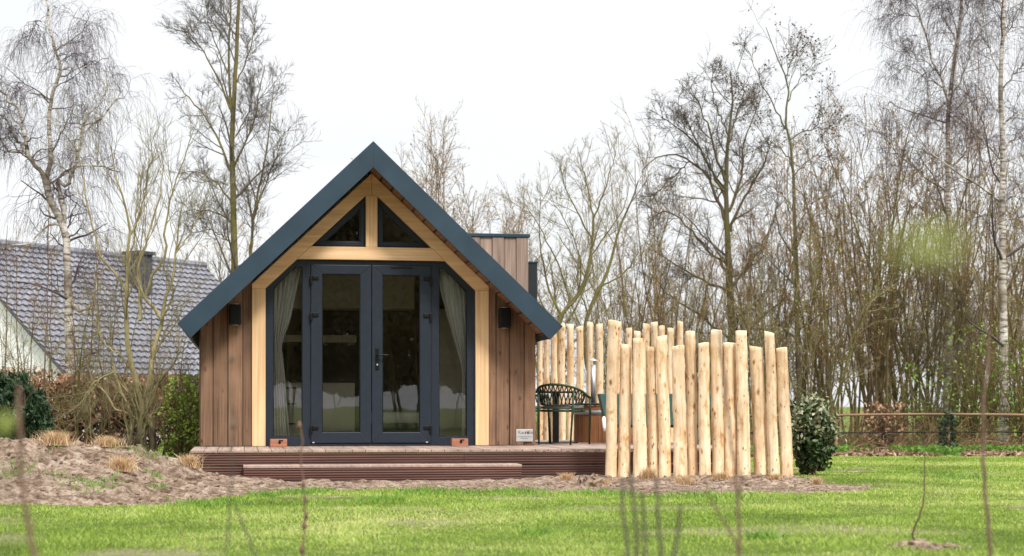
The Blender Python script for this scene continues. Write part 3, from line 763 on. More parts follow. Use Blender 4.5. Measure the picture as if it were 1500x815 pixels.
# interior
def ithing(name, label, cat, mb, mat, bevel=.004):
    o = mb.build(name, mat, None, bevel=bevel); o.location = (OX, OY, 0); o.rotation_euler = (0, 0, TH); return tag(o, label, cat)
cu1 = uz(520, 600, 3.2)[0]
kc = empty('kitchen_counter', (OX, OY, 0), TH, 'pale low kitchen counter seen through the left glass door', 'kitchen counter')
MB().box(-1.05, -.07, 1.55, 2.1, DZ + .02, 1.075).build('cabinet', M_cab, kc, bevel=.004)
MB().box(-1.07, -.05, 1.53, 2.12, 1.076, 1.095).build('worktop', M_cabd, kc)
[MB().box(-1.0, -.80, 1.53, 1.549, z, z + .015).build('drawer_handle', M_black, kc) for z in (1.0, .8, .55)]
ithing('wall_shelf', 'pale wall shelf above the kitchen counter behind the left door', 'shelf', MB().box(-1.1, -.02, 2.0, 2.3, 1.60, 1.69), M_cab)
ithing('wall_cabinet', 'row of pale upper cabinets high in the cabin interior', 'cabinet', MB().box(-1.05, .72, 1.9, 2.4, 2.03, 2.62), M_cab)
ithing('wardrobe', 'tall pale wardrobe standing inside behind the right side light', 'wardrobe', MB().box(.93, 1.8, 1.3, 2.2, DZ + .02, 2.0), M_cab)
ithing('partition_wall', 'dark partition at the back of the cabin room', 'partition', MB().prism([(-1.8, DZ + .02), (1.8, DZ + .02), (1.8, 1.74), (0, ZS - .07), (-1.8, 1.74)], 3.82, 3.88), M_inwall)
bd = empty('bed', (OX, OY, 0), TH, 'low bed with pale bedding seen through the right glass door', 'bed')
MB().box(.12, .9, 1.4, 3.1, DZ + .02, .55).build('bed_frame', M_cabd, bd, bevel=.01)
MB().box(.12, .9, 1.38, 3.05, .552, .70).build('bedding', M_curtain, bd, bevel=.05)
def curtain(rows, label, v=.16):
    # rows: (py, px_left, px_right)
    n = 60; H = 40; vs = []; pys = np.linspace(rows[0][0], rows[-1][0], H)
    for py in pys:
        a = np.interp(py, [r[0] for r in rows], [r[1] for r in rows]); b = np.interp(py, [r[0] for r in rows], [r[2] for r in rows])
        ua_, z_ = uz(a, py, v); ub_, _ = uz(b, py, v); wd = ub_ - ua_
        for i in range(n):
            t = i / (n - 1); amp = min(.03, .01 + .008 / max(wd, .05))
            vs.append((ua_ + wd * t, v + amp * math.sin(t * 6.28 * 7 + .6 * math.sin(t * 9)) + .012 * math.sin(t * 31 + py * .03), z_))
    fs = [(j * n + i, j * n + i + 1, (j + 1) * n + i + 1, (j + 1) * n + i) for j in range(H - 1) for i in range(n - 1)]
    m = MB(); m._add(vs, fs, .5); o = m.build('curtain', M_curtain, None, smooth=True)
    sd = o.modifiers.new('thickness', 'SOLIDIFY'); sd.thickness = .003
    o.location = (OX, OY, 0); o.rotation_euler = (0, 0, TH); tag(o, label, 'curtain', 'curtains tied back behind the side lights'); return o
curtain([(386, 396, 446), (400, 394, 440), (430, 393, 434), (470, 394, 425), (500, 395, 414), (510, 396, 412), (520, 396, 414), (560, 396, 418), (645, 396, 425)], 'pale curtain tied back behind the left side light')
curtain([(386, 638, 694), (400, 641, 694), (430, 646, 693), (470, 657, 692), (510, 668, 691), (530, 674, 691), (545, 677, 691), (645, 677, 692)], 'pale curtain tied back behind the right side light')

# ------------------------------------------------------------------ deck
dk = empty('deck', (OX, OY, 0), TH, 'raised hardwood deck with grooved edge boards around the cabin', 'deck')
VF = -1.72; UL = uz(278.5, 660, VF)[0]; UR = 4.05
t = MB(); u_ = UL
while u_ < UR - .02:
    b_ = min(u_ + .142, UR)
    if u_ > HW - .05: t.box(u_ + .003, b_ - .003, VF - .012, 3.2, DZ - .026, DZ)
    else: t.box(u_ + .003, b_ - .003, VF - .012, -.058 if u_ > -HW - .2 else .4, DZ - .026, DZ)
    u_ = b_
t.build('decking', M_decktop, dk, bevel=.003)
def grooved(m, x0, x1, y, z0, z1, along='x'):
    k = max(1, round((z1 - z0) / .027)); h = (z1 - z0) / k
    m.box(x0, x1, y, y + .02, z0, z1) if along == 'x' else m.box(y, y + .02, x0, x1, z0, z1)
    vv = random.random()
    for i in range(k):
        a, b = z0 + i * h + .005, z0 + (i + 1) * h - .005
        if along == 'x': m.box(x0, x1, y - .012, y - .0003, a, b, vv)
        else: m.box(y - .007, y - .0003, x0, x1, a, b, vv)
fm = MB()
x = UL + .01
while x < UR:
    x2 = min(x + 2.9, UR - .01)
    grooved(fm, x, x2 - .002, VF + .01, DZ - .165, DZ - .030); grooved(fm, x, x2 - .002, VF + .012, -.02, DZ - .172); x = x2 + (.0005 if x2 < UR - .02 else 1)
grooved(fm, VF + .03, .35, UL + .02, DZ - .165, DZ - .030, 'y'); grooved(fm, VF + .03, .35, UL + .02, -.02, DZ - .172, 'y')
fm.build('edge_boards', M_deck, dk, bevel=.002)
SV = VF - .42; su0 = uz(357, 690, SV)[0]; su1 = uz(764, 690, SV)[0]
sm = MB(); grooved(sm, su0, su1, SV + .012, -.02, .133)
stp = sm.build('step', M_deck, dk, bevel=.002)
tm = MB(); [tm.box(su0 - .005, su1 + .005, SV + .001 + i * .138, SV + .133 + i * .138, .135, .160) for i in range(3)]
tm.build('step_tread', M_decktop, stp, bevel=.003)
# wooden stop blocks
for px, lab in ((408, 'small red wooden block on the deck before the left side light'), (673, 'small red wooden block on the deck before the right side light')):
    u_, _ = uz(px, 650, -.3); q = MB().box(-.095, .095, -.05, .05, 0, .09)
    o = q.build('wooden_block', M_block, None, bevel=.004)
    o.location = W2(u_, -.3, DZ + .001); o.rotation_euler = (0, 0, TH + R(2)); tag(o, lab, 'block', 'wooden blocks on the deck')
    MB().tube([(0.01, -.0515, .052), (0.01, -.058, .05)], .016, 10).build('black_knob', M_black, o)
    MB().box(.0, .05, -.056, -.0505, .068, .078).build('black_strap', M_black, o)

# ------------------------------------------------------------------ chairs, table, tubs
def make_chair(label):
    t = empty('garden_chair', (0, 0, 0), 0, label, 'chair', 'green rope chairs on the deck')
    f = MB()
    arc = []
    for a_ in np.linspace(-118, 118, 25):
        s = math.sin(R(a_)); c_ = math.cos(R(a_))
        arc.append((.30 * s, -.02 - .28 * c_, .60 + .11 * max(0, c_ + .15)))
    arc = [(-.285, .20, .565)] + arc + [(.285, .20, .565)]
    f.tube(arc, .016, 8)
    f.build('arm_and_back_rail', M_green, t, smooth=True)
    for s in (-1, 1):
        MB().tube([(s * .255, .24, 0), (s * .275, .215, .40), (s * .285, .20, .565)], [.012, .015, .015], 8).build('leg', M_green, t, smooth=True)
        MB().tube([(s * .205, -.25, 0), (s * .22, -.22, .40), (s * .23, -.21, .655)], [.012, .015, .014], 8).build('leg', M_green, t, smooth=True)
    st = MB(); ring = [(.25 * math.cos(x_) * (1 if math.sin(x_) < 0 else 1.08), .23 * math.sin(x_) * 1.02, .41) for x_ in np.linspace(0, 2 * math.pi, 25)]
    st.tube(ring, .014, 8); st.build('seat_frame', M_green, t, smooth=True)
    st = MB(); st.lathe([(.0, .43), (.24, .432), (.262, .445), (.255, .462), (.22, .470), (0, .472)], (0, 0), 28); st.build('seat', M_cushion, t, smooth=True)
    w = MB()
    lowz = .475
    for i in range(19):
        a0 = -95 + i * 190 / 18
        for sgn in (-1, 1):
            a1 = a0 + sgn * 13
            p = []
            for q in np.linspace(0, 1, 4):
                aa = R(a0 + (a1 - a0) * q); c_ = math.cos(aa); zt_ = .60 + .11 * max(0, math.cos(R(a0)) + .15); zl = lowz + .03 * (1 - math.cos(aa)) ; rad = .30 - .045 * q
                p.append((rad * math.sin(aa), -.02 - (.28 - .03 * q) * c_, zt_ * (1 - q) + zl * q))
            w.tube(p, .0075, 5, False)
    low = [(.255 * math.sin(R(a_)), -.02 - .25 * math.cos(R(a_)), lowz + .03 * (1 - math.cos(R(a_)))) for a_ in np.linspace(-100, 100, 20)]
    w.tube(low, .011, 6)
    w.build('woven_back', M_cord, t, smooth=True)
    return t
def at(px, Y): return ((px - CX) * Y / F, Y)
ch = make_chair('dark green rope-backed garden chair in full view beside the cabin wall')
x, y = at(824, 20.75); ch.location = (x, y, DZ); ch.rotation_euler = (0, 0, R(-24))
c2 = copy_tree(ch); c2['label'] = 'dark green garden chair half hidden behind the cabin corner'
x, y = at(766, 21.6); c2.location = (x, y, DZ); c2.rotation_euler = (0, 0, R(-60))
x, y = at(814, 21.6)
tb_ = empty('bistro_table', (x, y, DZ), R(10), 'black pedestal table behind the green chair', 'table')
MB().box(-.035, .035, -.035, .035, .014, .63).build('pedestal', M_black, tb_)
MB().box(-.24, .24, -.24, .24, 0, .012).build('foot_plate', M_black, tb_, bevel=.003)
MB().lathe([(0, .631), (.26, .631), (.265, .645), (.26, .655), (0, .656)], (0, 0), 32).build('tabletop', M_black, tb_, smooth=False)

x, y = at(906, 22.2)
ht = empty('hot_tub', (x, y, DZ), 0, 'round wooden hot tub with steel flue behind the stakes', 'hot tub')
m = MB(); rT = .58; nst = 30
for i in range(nst):
    a0, a1 = 2 * math.pi * i / nst + .006, 2 * math.pi * (i + 1) / nst - .006
    vs = [(r_ * math.cos(a_), r_ * math.sin(a_), z) for z in (.0, .475) for r_, a_ in ((rT, a0), (rT, a1), (rT - .03, a1), (rT - .03, a0))]
    m._add(vs, [(0, 1, 5, 4), (1, 2, 6, 5), (2, 3, 7, 6), (3, 0, 4, 7), (4, 5, 6, 7), (3, 2, 1, 0)])
m.build('staves', M_tubwood, ht)
MB().lathe([(rT + .002, .36), (rT + .007, .362), (rT + .007, .408), (rT + .002, .41)], (0, 0), 40).build('steel_band', M_steel, ht, smooth=True)
MB().lathe([(rT - .07, .478), (rT + .012, .478), (rT + .014, .50), (rT - .07, .505), (rT - .07, .478)], (0, 0), 40).build('rim', M_dark, ht)
MB().lathe([(0.001, .10), (rT - .035, .10), (rT - .035, .47)], (0, 0), 30).build('inner_shell', M_dark, ht)
fx = (868 - 906) * 22.2 / F
fl = MB().tube([(fx, -.2, .506), (fx, -.2, 1.0)], .033, 16).build('flue_pipe', M_steel, ht, smooth=True)
MB().lathe([(.001, 1.085), (.055, 1.055), (.062, 1.048), (.03, 1.047)], (fx, -.2), 16).build('flue_cap', M_silver, fl, smooth=True)
[MB().tube([(fx + .028 * math.cos(k), -.2 + .028 * math.sin(k), 1.0), (fx + .028 * math.cos(k), -.2 + .028 * math.sin(k), 1.05)], .004, 5).build('cap_bracket', M_steel, fl) for k in (0, 1.57, 3.14, 4.71)]

tx0, ty = at(878, 20.6); tx1 = at(1046, 20.6)[0]
tt = empty('teal_trough', (tx0, ty, DZ), 0, 'teal trough-shaped tub with slanted end seen between the front stakes', 'tub')
wd = tx1 - tx0; z0, z1 = .235, .618
m = MB(); b0 = .085; dp = .55
O_ = [(0, 0, z1), (wd, 0, z1), (wd, dp, z1), (0, dp, z1)]; Bm = [(b0, .05, z0), (wd - b0, .05, z0), (wd - b0, dp - .05, z0), (b0, dp - .05, z0)]
I_ = [(.03, .03, z1), (wd - .03, .03, z1), (wd - .03, dp - .03, z1), (.03, dp - .03, z1)]; Ib = [(b0 + .03, .08, z0 + .03), (wd - b0 - .03, .08, z0 + .03), (wd - b0 - .03, dp - .08, z0 + .03), (b0 + .03, dp - .08, z0 + .03)]
fs = [(4, 5, 1, 0), (5, 6, 2, 1), (6, 7, 3, 2), (7, 4, 0, 3), (7, 6, 5, 4), (0, 1, 9, 8), (1, 2, 10, 9), (2, 3, 11, 10), (3, 0, 8, 11), (8, 9, 13, 12), (9, 10, 14, 13), (10, 11, 15, 14), (11, 8, 12, 15), (12, 13, 14, 15)]
m._add(O_ + Bm + I_ + Ib, fs, .5); m.build('shell', M_teal, tt, bevel=.008)
MB().box(b0 + .01, wd - b0 - .01, .06, dp - .06, z0 - .028, z0 - .001).build('base_frame', M_black, tt)
for xx in (.2, wd - .2):
    for yy in (.09, dp - .09): MB().box(xx - .02, xx + .02, yy - .02, yy + .02, 0, z0 - .029).build('leg', M_teal, tt)
m = MB().tube([(.055, -.02, .33), (.05, -.05, .30), (.055, -.05, .22), (.07, -.04, .17)], [.02, .024, .022, .02], 8); m.build('white_hose', M_winw, tt, smooth=True)

# ------------------------------------------------------------------ stakes
ORD = ['first', 'second', 'third', 'fourth', 'fifth', 'sixth', 'seventh', 'eighth', 'ninth', 'tenth', 'eleventh', 'twelfth', 'thirteenth', 'fourteenth', 'fifteenth', 'sixteenth']
def stake(tx0, tx1, ty, bx0, bx1, Yt, label, group, seed):
    random.seed(seed)
    T = np.array(P3((tx0 + tx1) / 2, ty, Yt)); Bx = ((bx0 + bx1) / 2 - CX) * Yt / F
    gz_ = float(gh(Bx, Yt)[0][0]); B_ = np.array((Bx, Yt, gz_))
    rt = (tx1 - tx0 + .3) * Yt / F / 2; rb = (bx1 - bx0 + .5) * Yt / F / 2
    n = 30; pts = []; rd = []
    ph = random.random() * 6; am = random.uniform(.002, .008)
    for i in range(n):
        q = i / (n - 1); p = B_ * (1 - q) + T * q - B_
        p = p + np.array([am * math.sin(q * 6 + ph), am * math.cos(q * 5 + ph), 0]) * math.sin(q * math.pi)
        if i == 0: p[2] -= .12
        pts.append(p); rd.append((rb * (1 - q) + rt * q) * (1 + .015 * math.sin(q * 17 + ph) + .012 * math.sin(q * 41 + 2 * ph) + random.uniform(-.03, .03)))
    sides = 18; m = MB()
    pts = np.array(pts); ov = random.uniform(0, 6.28); el = random.uniform(0, .10); vs = []
    tl = [random.uniform(-.02, .02), random.uniform(-.02, .02)]
    for i in range(n):
        for k in range(sides):
            th = 2 * math.pi * k / sides; r_ = rd[i] * (1 + el * math.cos(2 * (th + ov)) + .03 * math.sin(5 * th + i * .35 + ph) + random.uniform(-.02, .02))
            z = pts[i][2]
            if i == n - 1: z += (tl[0] * math.cos(th) + tl[1] * math.sin(th)) * .6
            vs.append((pts[i][0] + r_ * math.cos(th), pts[i][1] + r_ * math.sin(th), z))
    fs = [(i * sides + k, i * sides + (k + 1) % sides, (i + 1) * sides + (k + 1) % sides, (i + 1) * sides + k) for i in range(n - 1) for k in range(sides)]
    vs.append(tuple(pts[-1] + np.array([0, 0, .002]))); c = len(vs) - 1
    fs += [((n - 1) * sides + k, (n - 1) * sides + (k + 1) % sides, c) for k in range(sides)]
    m._add(vs, fs, random.random())
    o = m.build('wooden_stake', M_stake, None, smooth=True); o.location = tuple(B_)
    for p_ in o.data.polygons:
        if len(p_.vertices) == 3: p_.use_smooth = False
    tag(o, label, 'stake', group); return o
FS = [(890, 906, 470, 886, 903), (909, 925, 505, 905, 923), (928, 944, 496, 928, 947), (946, 960, 509, 949, 964), (961, 977, 493, 966, 983), (984, 1002, 507, 987, 1007), (1004, 1018, 486, 1006, 1022), (1023, 1039, 503, 1024, 1041), (1042, 1057, 484, 1044, 1060), (1060, 1077, 503, 1061, 1080), (1078, 1093, 485, 1081, 1099), (1098, 1117, 508, 1105, 1125), (1120, 1134, 487, 1126, 1142), (1137, 1153, 510, 1144, 1162)]
for i, (a0, a1, ty_, b0_, b1_) in enumerate(FS):
    h_ = 'tall' if ty_ < 495 else 'shorter'
    nm = {0: 'tall thick peeled stake at the left end of the front row, beside the deck', 13: 'shorter peeled stake at the right end of the front row, by the evergreen shrub'}.get(i, '%s peeled wooden stake, %s from the left in the front row' % (h_, ORD[i]))
    stake(a0, a1, ty_, b0_, b1_, 18.05 + .06 * math.sin(i * 2.4), nm, 'front row of peeled stakes', 100 + i)
BS = [(787, 795, 488), (796.5, 805, 484), (807, 816, 482), (818.5, 827.5, 475), (831, 840, 475), (845, 854, 479), (860, 869, 473), (873.5, 883, 475), (900, 910, 472), (917, 925.5, 481), (929, 938, 486), (942, 951, 475), (954, 963, 472), (965, 973.5, 478), (978, 987, 481), (992, 1001, 471)]
for i, (a0, a1, ty_) in enumerate(BS):
    stake(a0, a1, ty_, a0 - .4, a1 + 1.0, 24.0, 'slim peeled wooden stake, %s from the cabin in the back row' % ORD[i], 'back row of peeled stakes', 200 + i)
random.seed(3)

# ------------------------------------------------------------------ neighbour's house
nh = empty('brick_house', (-8.68, 34, 0), 0, 'white rendered house with grey tiled roof behind the hedge at left', 'house')
dr_ = np.array([.5, .86]); dr_ /= np.linalg.norm(dr_); pr = np.array([-dr_[1], dr_[0]])
HWd, zE, slp, LEN = 3.5, 1.25, .86, 8.0
def hp(s, t, z): return (dr_[0] * s + pr[0] * t, dr_[1] * s + pr[1] * t, z)
# tiled slope as displaced pantile surface
ncol, per = 42, 6; nrow = 25
S = np.linspace(-.1, LEN, ncol * per + 1); rows = []
tt_ = []; 
for r_ in range(nrow):
    tt_ += [r_ / nrow, (r_ + .999) / nrow]
tt_ = np.array(tt_)
vv = []
for j, q in enumerate(tt_):
    stepup = .040 if j % 2 == 0 else .0
    for i, s in enumerate(S):
        wv = .017 * math.sin(i / per * 2 * math.pi) + .006 * math.sin(i / per * 4 * math.pi)
        h_ = stepup + wv + .01
        t_ = -.25 + q * (HWd + .25); z = zE + slp * t_
        nx2, nz2 = -slp, 1.0; nl = math.hypot(nx2, nz2)
        vv.append(hp(s, t_ + nx2 / nl * h_ , z + nz2 / nl * h_))
nS = len(S)
fs = [(j * nS + i, j * nS + i + 1, (j + 1) * nS + i + 1, (j + 1) * nS + i) for j in range(len(tt_) - 1) for i in range(nS - 1)]
m = MB(); m._add(vv, fs, .5)
# other slope + ridge
m._add([hp(-.1, HWd, zE + slp * HWd), hp(LEN, HWd, zE + slp * HWd), hp(LEN, 2 * HWd, zE), hp(-.1, 2 * HWd, zE)], [(0, 1, 2, 3)], .4)
m.tube([hp(-.1, HWd, zE + slp * HWd + .03), hp(LEN, HWd, zE + slp * HWd + .03)], .10, 8)
rfo = m.build('roof', M_tile, nh)
w = MB()
def quad3(m, a, b, c, d, var=.5): m._add([a, b, c, d], [(0, 1, 2, 3)], var)
g0 = [hp(.02, .1, 0), hp(.02, 2 * HWd - .1, 0), hp(.02, 2 * HWd - .1, zE), hp(.02, HWd, zE + slp * HWd - .12), hp(.02, .1, zE - .02)]
g1 = [hp(.3, .1, 0), hp(.3, 2 * HWd - .1, 0), hp(.3, 2 * HWd - .1, zE), hp(.3, HWd, zE + slp * HWd - .12), hp(.3, .1, zE - .02)]
w._add(g0 + g1, [(0, 1, 2, 3, 4), (9, 8, 7, 6, 5), (0, 5, 6, 1), (1, 6, 7, 2), (2, 7, 8, 3), (3, 8, 9, 4), (4, 9, 5, 0)], .5)
w._add([hp(.3, .1, 0), hp(LEN, .1, 0), hp(LEN, .1, zE), hp(.3, .1, zE), hp(.3, .3, 0), hp(LEN, .3, 0), hp(LEN, .3, zE), hp(.3, .3, zE)], [(0, 1, 2, 3), (7, 6, 5, 4), (1, 5, 6, 2), (3, 2, 6, 7)], .5)
w.build('wall', M_white, nh)
vg = MB().tube([hp(-.06, -.25, zE - .25 * slp - .02), hp(-.06, HWd, zE + slp * HWd - .02)], .055, 4); vg.build('verge_board', M_brickd, nh)
for s_ in (1.0, 2.6, 4.4):
    q = MB(); q._add([hp(s_, .07, .35), hp(s_ + .8, .07, .35), hp(s_ + .8, .07, 1.1), hp(s_, .07, 1.1), hp(s_, .099, .35), hp(s_ + .8, .099, .35), hp(s_ + .8, .099, 1.1), hp(s_, .099, 1.1)], [(0, 1, 2, 3), (0, 4, 5, 1), (1, 5, 6, 2), (2, 6, 7, 3), (3, 7, 4, 0)], .5)
    o = q.build('window', M_cabd, nh)
    q = MB(); q.tube([hp(s_, .06, .35), hp(s_ + .8, .06, .35), hp(s_ + .8, .06, 1.1), hp(s_, .06, 1.1), hp(s_, .06, .35)], .03, 4); q.tube([hp(s_ + .4, .06, .35), hp(s_ + .4, .06, 1.1)], .02, 4); q.build('window_frame', M_winw, o)
cs, ct = 4.4, 2.35; q = MB()
def hbox(m, s0, s1, t0, t1, z0, z1):
    v = [hp(s, t, z) for z in (z0, z1) for t in (t0, t1) for s in (s0, s1)]
    m._add(v, [(0, 2, 3, 1), (4, 5, 7, 6), (0, 1, 5, 4), (2, 6, 7, 3), (0, 4, 6, 2), (1, 3, 7, 5)], .5)
hbox(q, cs, cs + .42, ct, ct + .45, 2.9, 4.25); chm = q.build('chimney', M_brickd, rfo)
q = MB(); hbox(q, cs - .05, cs + .47, ct - .05, ct + .5, 4.251, 4.33); q.build('chimney_cap', M_brickd, rfo)
q = MB(); hbox(q, 5.6, 7.4, 1.0, 2.4, 2.0, 2.62); dmr = q.build('dormer', M_brickd, nh)
q = MB(); hbox(q, 5.5, 7.5, .9, 2.4, 2.621, 2.68); q.build('dormer_roof', M_winw, nh)

# ------------------------------------------------------------------ trees
def px2w(path, Y, dy=None):
    """trace -> polyline; each limb also wanders in depth"""
    n = len(path); dy = rng.uniform(-.25, .25) if dy is None else dy
    out = []; d = 0.0; L_ = 0
    for i, p in enumerate(path):
        if i: L_ += math.hypot(p[0] - path[i - 1][0], p[1] - path[i - 1][1]) * Y / F
        yy = Y + (path[0][2] if len(path[0]) > 2 else 0) + dy * L_
        out.append(P3(p[0], p[1], yy))
    return out
RF = .68
class Tree:
    def __init__(s, name, label, cat, base, group=None):
        s.root = empty(name, base, 0, label, cat, group); s.base = np.array(base); s.tr = Tubes(); s.cr = Tubes(); s.limbs = []; s.tips = []
    def limb(s, pts, r0, r1, sides=7, n=14, wob=.0):
        r0 *= RF; r1 *= RF
        p, r, L_ = resample(pts, [r0, r1], n)
        if wob: p[1:-1] += rng.normal(size=(n - 2, 3)) * wob
        s.tr.add(p[None], r[None], sides)
        ix = np.linspace(0, n - 1, 20); ii = np.clip(ix.astype(int), 0, n - 2); ff = ix - ii
        s.limbs.append((p[ii] * (1 - ff)[:, None] + p[ii + 1] * ff[:, None], r[ii] * (1 - ff) + r[ii + 1] * ff, L_))
    def dress(s, levels, lim=None):
        """levels: list of dict for spawn; level 0 spawns on the limbs"""
        P = np.stack([l[0] for l in s.limbs]); Rr = np.stack([l[1] for l in s.limbs]); L_ = np.array([l[2] for l in s.limbs])
        L_ = np.clip(L_, 1.7, lim or 99)
        for kw in levels:
            sides = kw.pop('sides', 3)
            P, Rr, L_ = spawn(P, Rr, L_, **kw); s.cr.add(P, Rr, sides); s.tips = P
    def done(s, mt, mc, trunk='trunk', crown='crown'):
        o1 = s.tr.build(trunk, mt, s.root, s.base); o2 = s.cr.build(crown, mc, s.root, s.base) if s.cr.V else None
        return s.root

WEEP = lambda k1=9, k2=6, k3=5: [dict(k=k1, t0=.15, t1=1, ang=50, ratio=.30, rr=.42, npts=6, gnarl=.20, trop=.02, minr=.006, sides=4),
        dict(k=k2, t0=.15, t1=1, ang=45, ratio=.6, rr=.5, npts=6, gnarl=.16, trop=-.12, minr=.004),
        dict(k=k3, t0=.1, t1=1, ang=40, ratio=.9, rr=.6, npts=6, gnarl=.10, trop=-.42, minr=.0032, taper=.7)]
UPR = lambda k1=9, k2=6, k3=5, r1=.33, a=42, g=.12, tp=.07: [dict(k=k1, t0=.12, t1=1, ang=a, ratio=r1, rr=.5, npts=6, gnarl=g, trop=tp, minr=.006, sides=4, decay=.3),
        dict(k=k2, t0=.15, t1=1, ang=42, ratio=.62, rr=.5, npts=5, gnarl=g * 1.2, trop=tp, minr=.0038, decay=.3),
        dict(k=k3, t0=.15, t1=1, ang=40, ratio=.62, rr=.6, npts=4, gnarl=g * 1.3, trop=tp, minr=.0026, taper=.6, decay=.3)]

# left gnarled birch
Y = 27.0; b = P3(103, 665, Y); T = Tree('weeping_birch', 'gnarled white-barked birch with twisted limbs and drooping twigs before the tiled roof', 'tree', (b[0], b[1], 0))
T.limb(px2w([(106, 662), (104, 560), (100, 440), (98, 380), (96, 345), (89, 322), (76, 299), (70, 275), (63, 254)], Y, 0), .12, .075, 9, 26, .006)
T.limb(px2w([(98, 380), (94, 340), (92, 305), (84, 266)], Y, .05), .07, .05, 8, 14, .006)
T.limb(px2w([(68, 262), (73, 240), (74, 222), (71, 187), (75, 150), (78, 130), (86, 110), (88, 93), (82, 75), (76, 55), (72, 42), (70, 14), (62, -20)], Y, .05), .06, .018, 8, 30, .008)
T.limb(px2w([(63, 254), (50, 240), (42, 229), (37, 205), (33, 187), (30, 163), (16, 151), (0, 133), (-25, 128)], Y, -.2), .055, .02, 8, 24, .012)
T.limb(px2w([(50, 242), (34, 218), (19, 196), (7, 173), (-15, 165)], Y, .3), .045, .02, 7, 18, .012)
T.limb(px2w([(40, 226), (22, 222), (9, 219), (0, 202), (-18, 195)], Y, .1), .03, .014, 7, 14, .012)
T.limb(px2w([(84, 262), (92, 270), (99, 272), (104, 258), (110, 247), (114, 225), (119, 205), (121, 187), (128, 170), (139, 158), (154, 135), (160, 118)], Y, -.1), .045, .014, 8, 26, .010)
T.limb(px2w([(89, 257), (102, 249), (115, 244), (140, 243), (160, 247), (177, 252)], Y, -.3), .03, .01, 7, 16, .012)
T.limb(px2w([(121, 186), (133, 181), (145, 176), (163, 154), (180, 132)], Y, .3), .028, .009, 7, 14, .010)
T.limb(px2w([(87, 110), (98, 98), (112, 102), (128, 92)], Y, .2), .02, .008, 6, 12, .010)
T.limb(px2w([(82, 75), (100, 62), (118, 48), (128, 30)], Y, -.2), .018, .006, 6, 12, .012)
T.limb(px2w([(72, 42), (54, 30), (40, 34), (33, 50)], Y, .2), .016, .006, 6, 12, .012)
T.limb(px2w([(90, 330), (70, 330), (58, 345), (40, 358), (10, 362), (-20, 375)], Y, -.4), .03, .012, 6, 16, .012)
T.limb(px2w([(100, 440), (118, 455), (132, 448), (141, 420), (138, 400), (148, 380), (160, 352)], Y, -.2), .05, .012, 7, 20, .012)
T.limb(px2w([(33, 187), (22, 178), (14, 150), (25, 134), (36, 125), (47, 135)], Y, -.1), .02, .006, 6, 14, .01)
T.dress([dict(k=9, t0=.12, t1=1, ang=60, ratio=.30, rr=.45, npts=8, gnarl=.30, trop=.04, minr=.0055, sides=4, decay=.3),
         dict(k=6, t0=.15, t1=1, ang=55, ratio=.85, rr=.45, npts=7, gnarl=.20, trop=-.05, minr=.0026, decay=.2),
         dict(k=6, t0=.1, t1=1, ang=50, ratio=1.4, rr=.5, npts=7, gnarl=.10, trop=-.42, minr=.0017, taper=.7, decay=.2)], 3.6)
T.done(M_birch, M_twig_purple)

# tall tree left of the roof
Y = 31.0; b = P3(345, 660, Y); T = Tree('tall_alder', 'tall straight bare tree with a single trunk rising left of the cabin roof', 'tree', (b[0], b[1], 0))
T.limb(px2w([(345, 662), (344, 500), (343, 388), (342, 295), (340, 196), (344, 123), (348, 49), (350, -10), (351, -80)], Y, 0), .13, .03, 10, 28, .004)
T.limb(px2w([(339, 165), (336, 120), (335, 74), (338, 0), (334, -40)], Y, .1), .04, .012, 7)
for pth, r0 in (([(337, 250), (320, 205), (304, 177), (280, 148), (256, 115)], .04), ([(337, 160), (322, 120), (304, 88), (288, 62), (272, 45)], .035), ([(343, 245), (356, 215), (372, 180), (380, 130), (388, 95)], .035), ([(366, 372), (370, 319), (362, 285), (352, 255), (345, 235)], .035), ([(366, 380), (371, 319), (384, 255), (392, 205), (398, 160), (402, 120)], .045), ([(371, 319), (392, 262), (406, 225), (418, 190)], .03), ([(348, 120), (362, 85), (371, 50), (376, 15)], .025), ([(336, 110), (318, 70), (306, 30), (300, 0)], .022), ([(342, 300), (310, 262), (280, 250), (262, 255)], .028), ([(343, 330), (318, 312), (290, 308), (268, 312)], .026), ([(344, 60), (330, 20), (322, -20)], .018), ([(345, 200), (366, 160), (372, 120), (374, 100)], .022), ([(343, 360), (315, 340), (296, 335)], .022)):
    T.limb(px2w(pth, Y), r0, .009, 6, 14, .012)
T.dress(UPR(12, 8, 6, .36, 46, .12, .07), 4.0)
T.done(M_bark_olive, M_twig_grey)

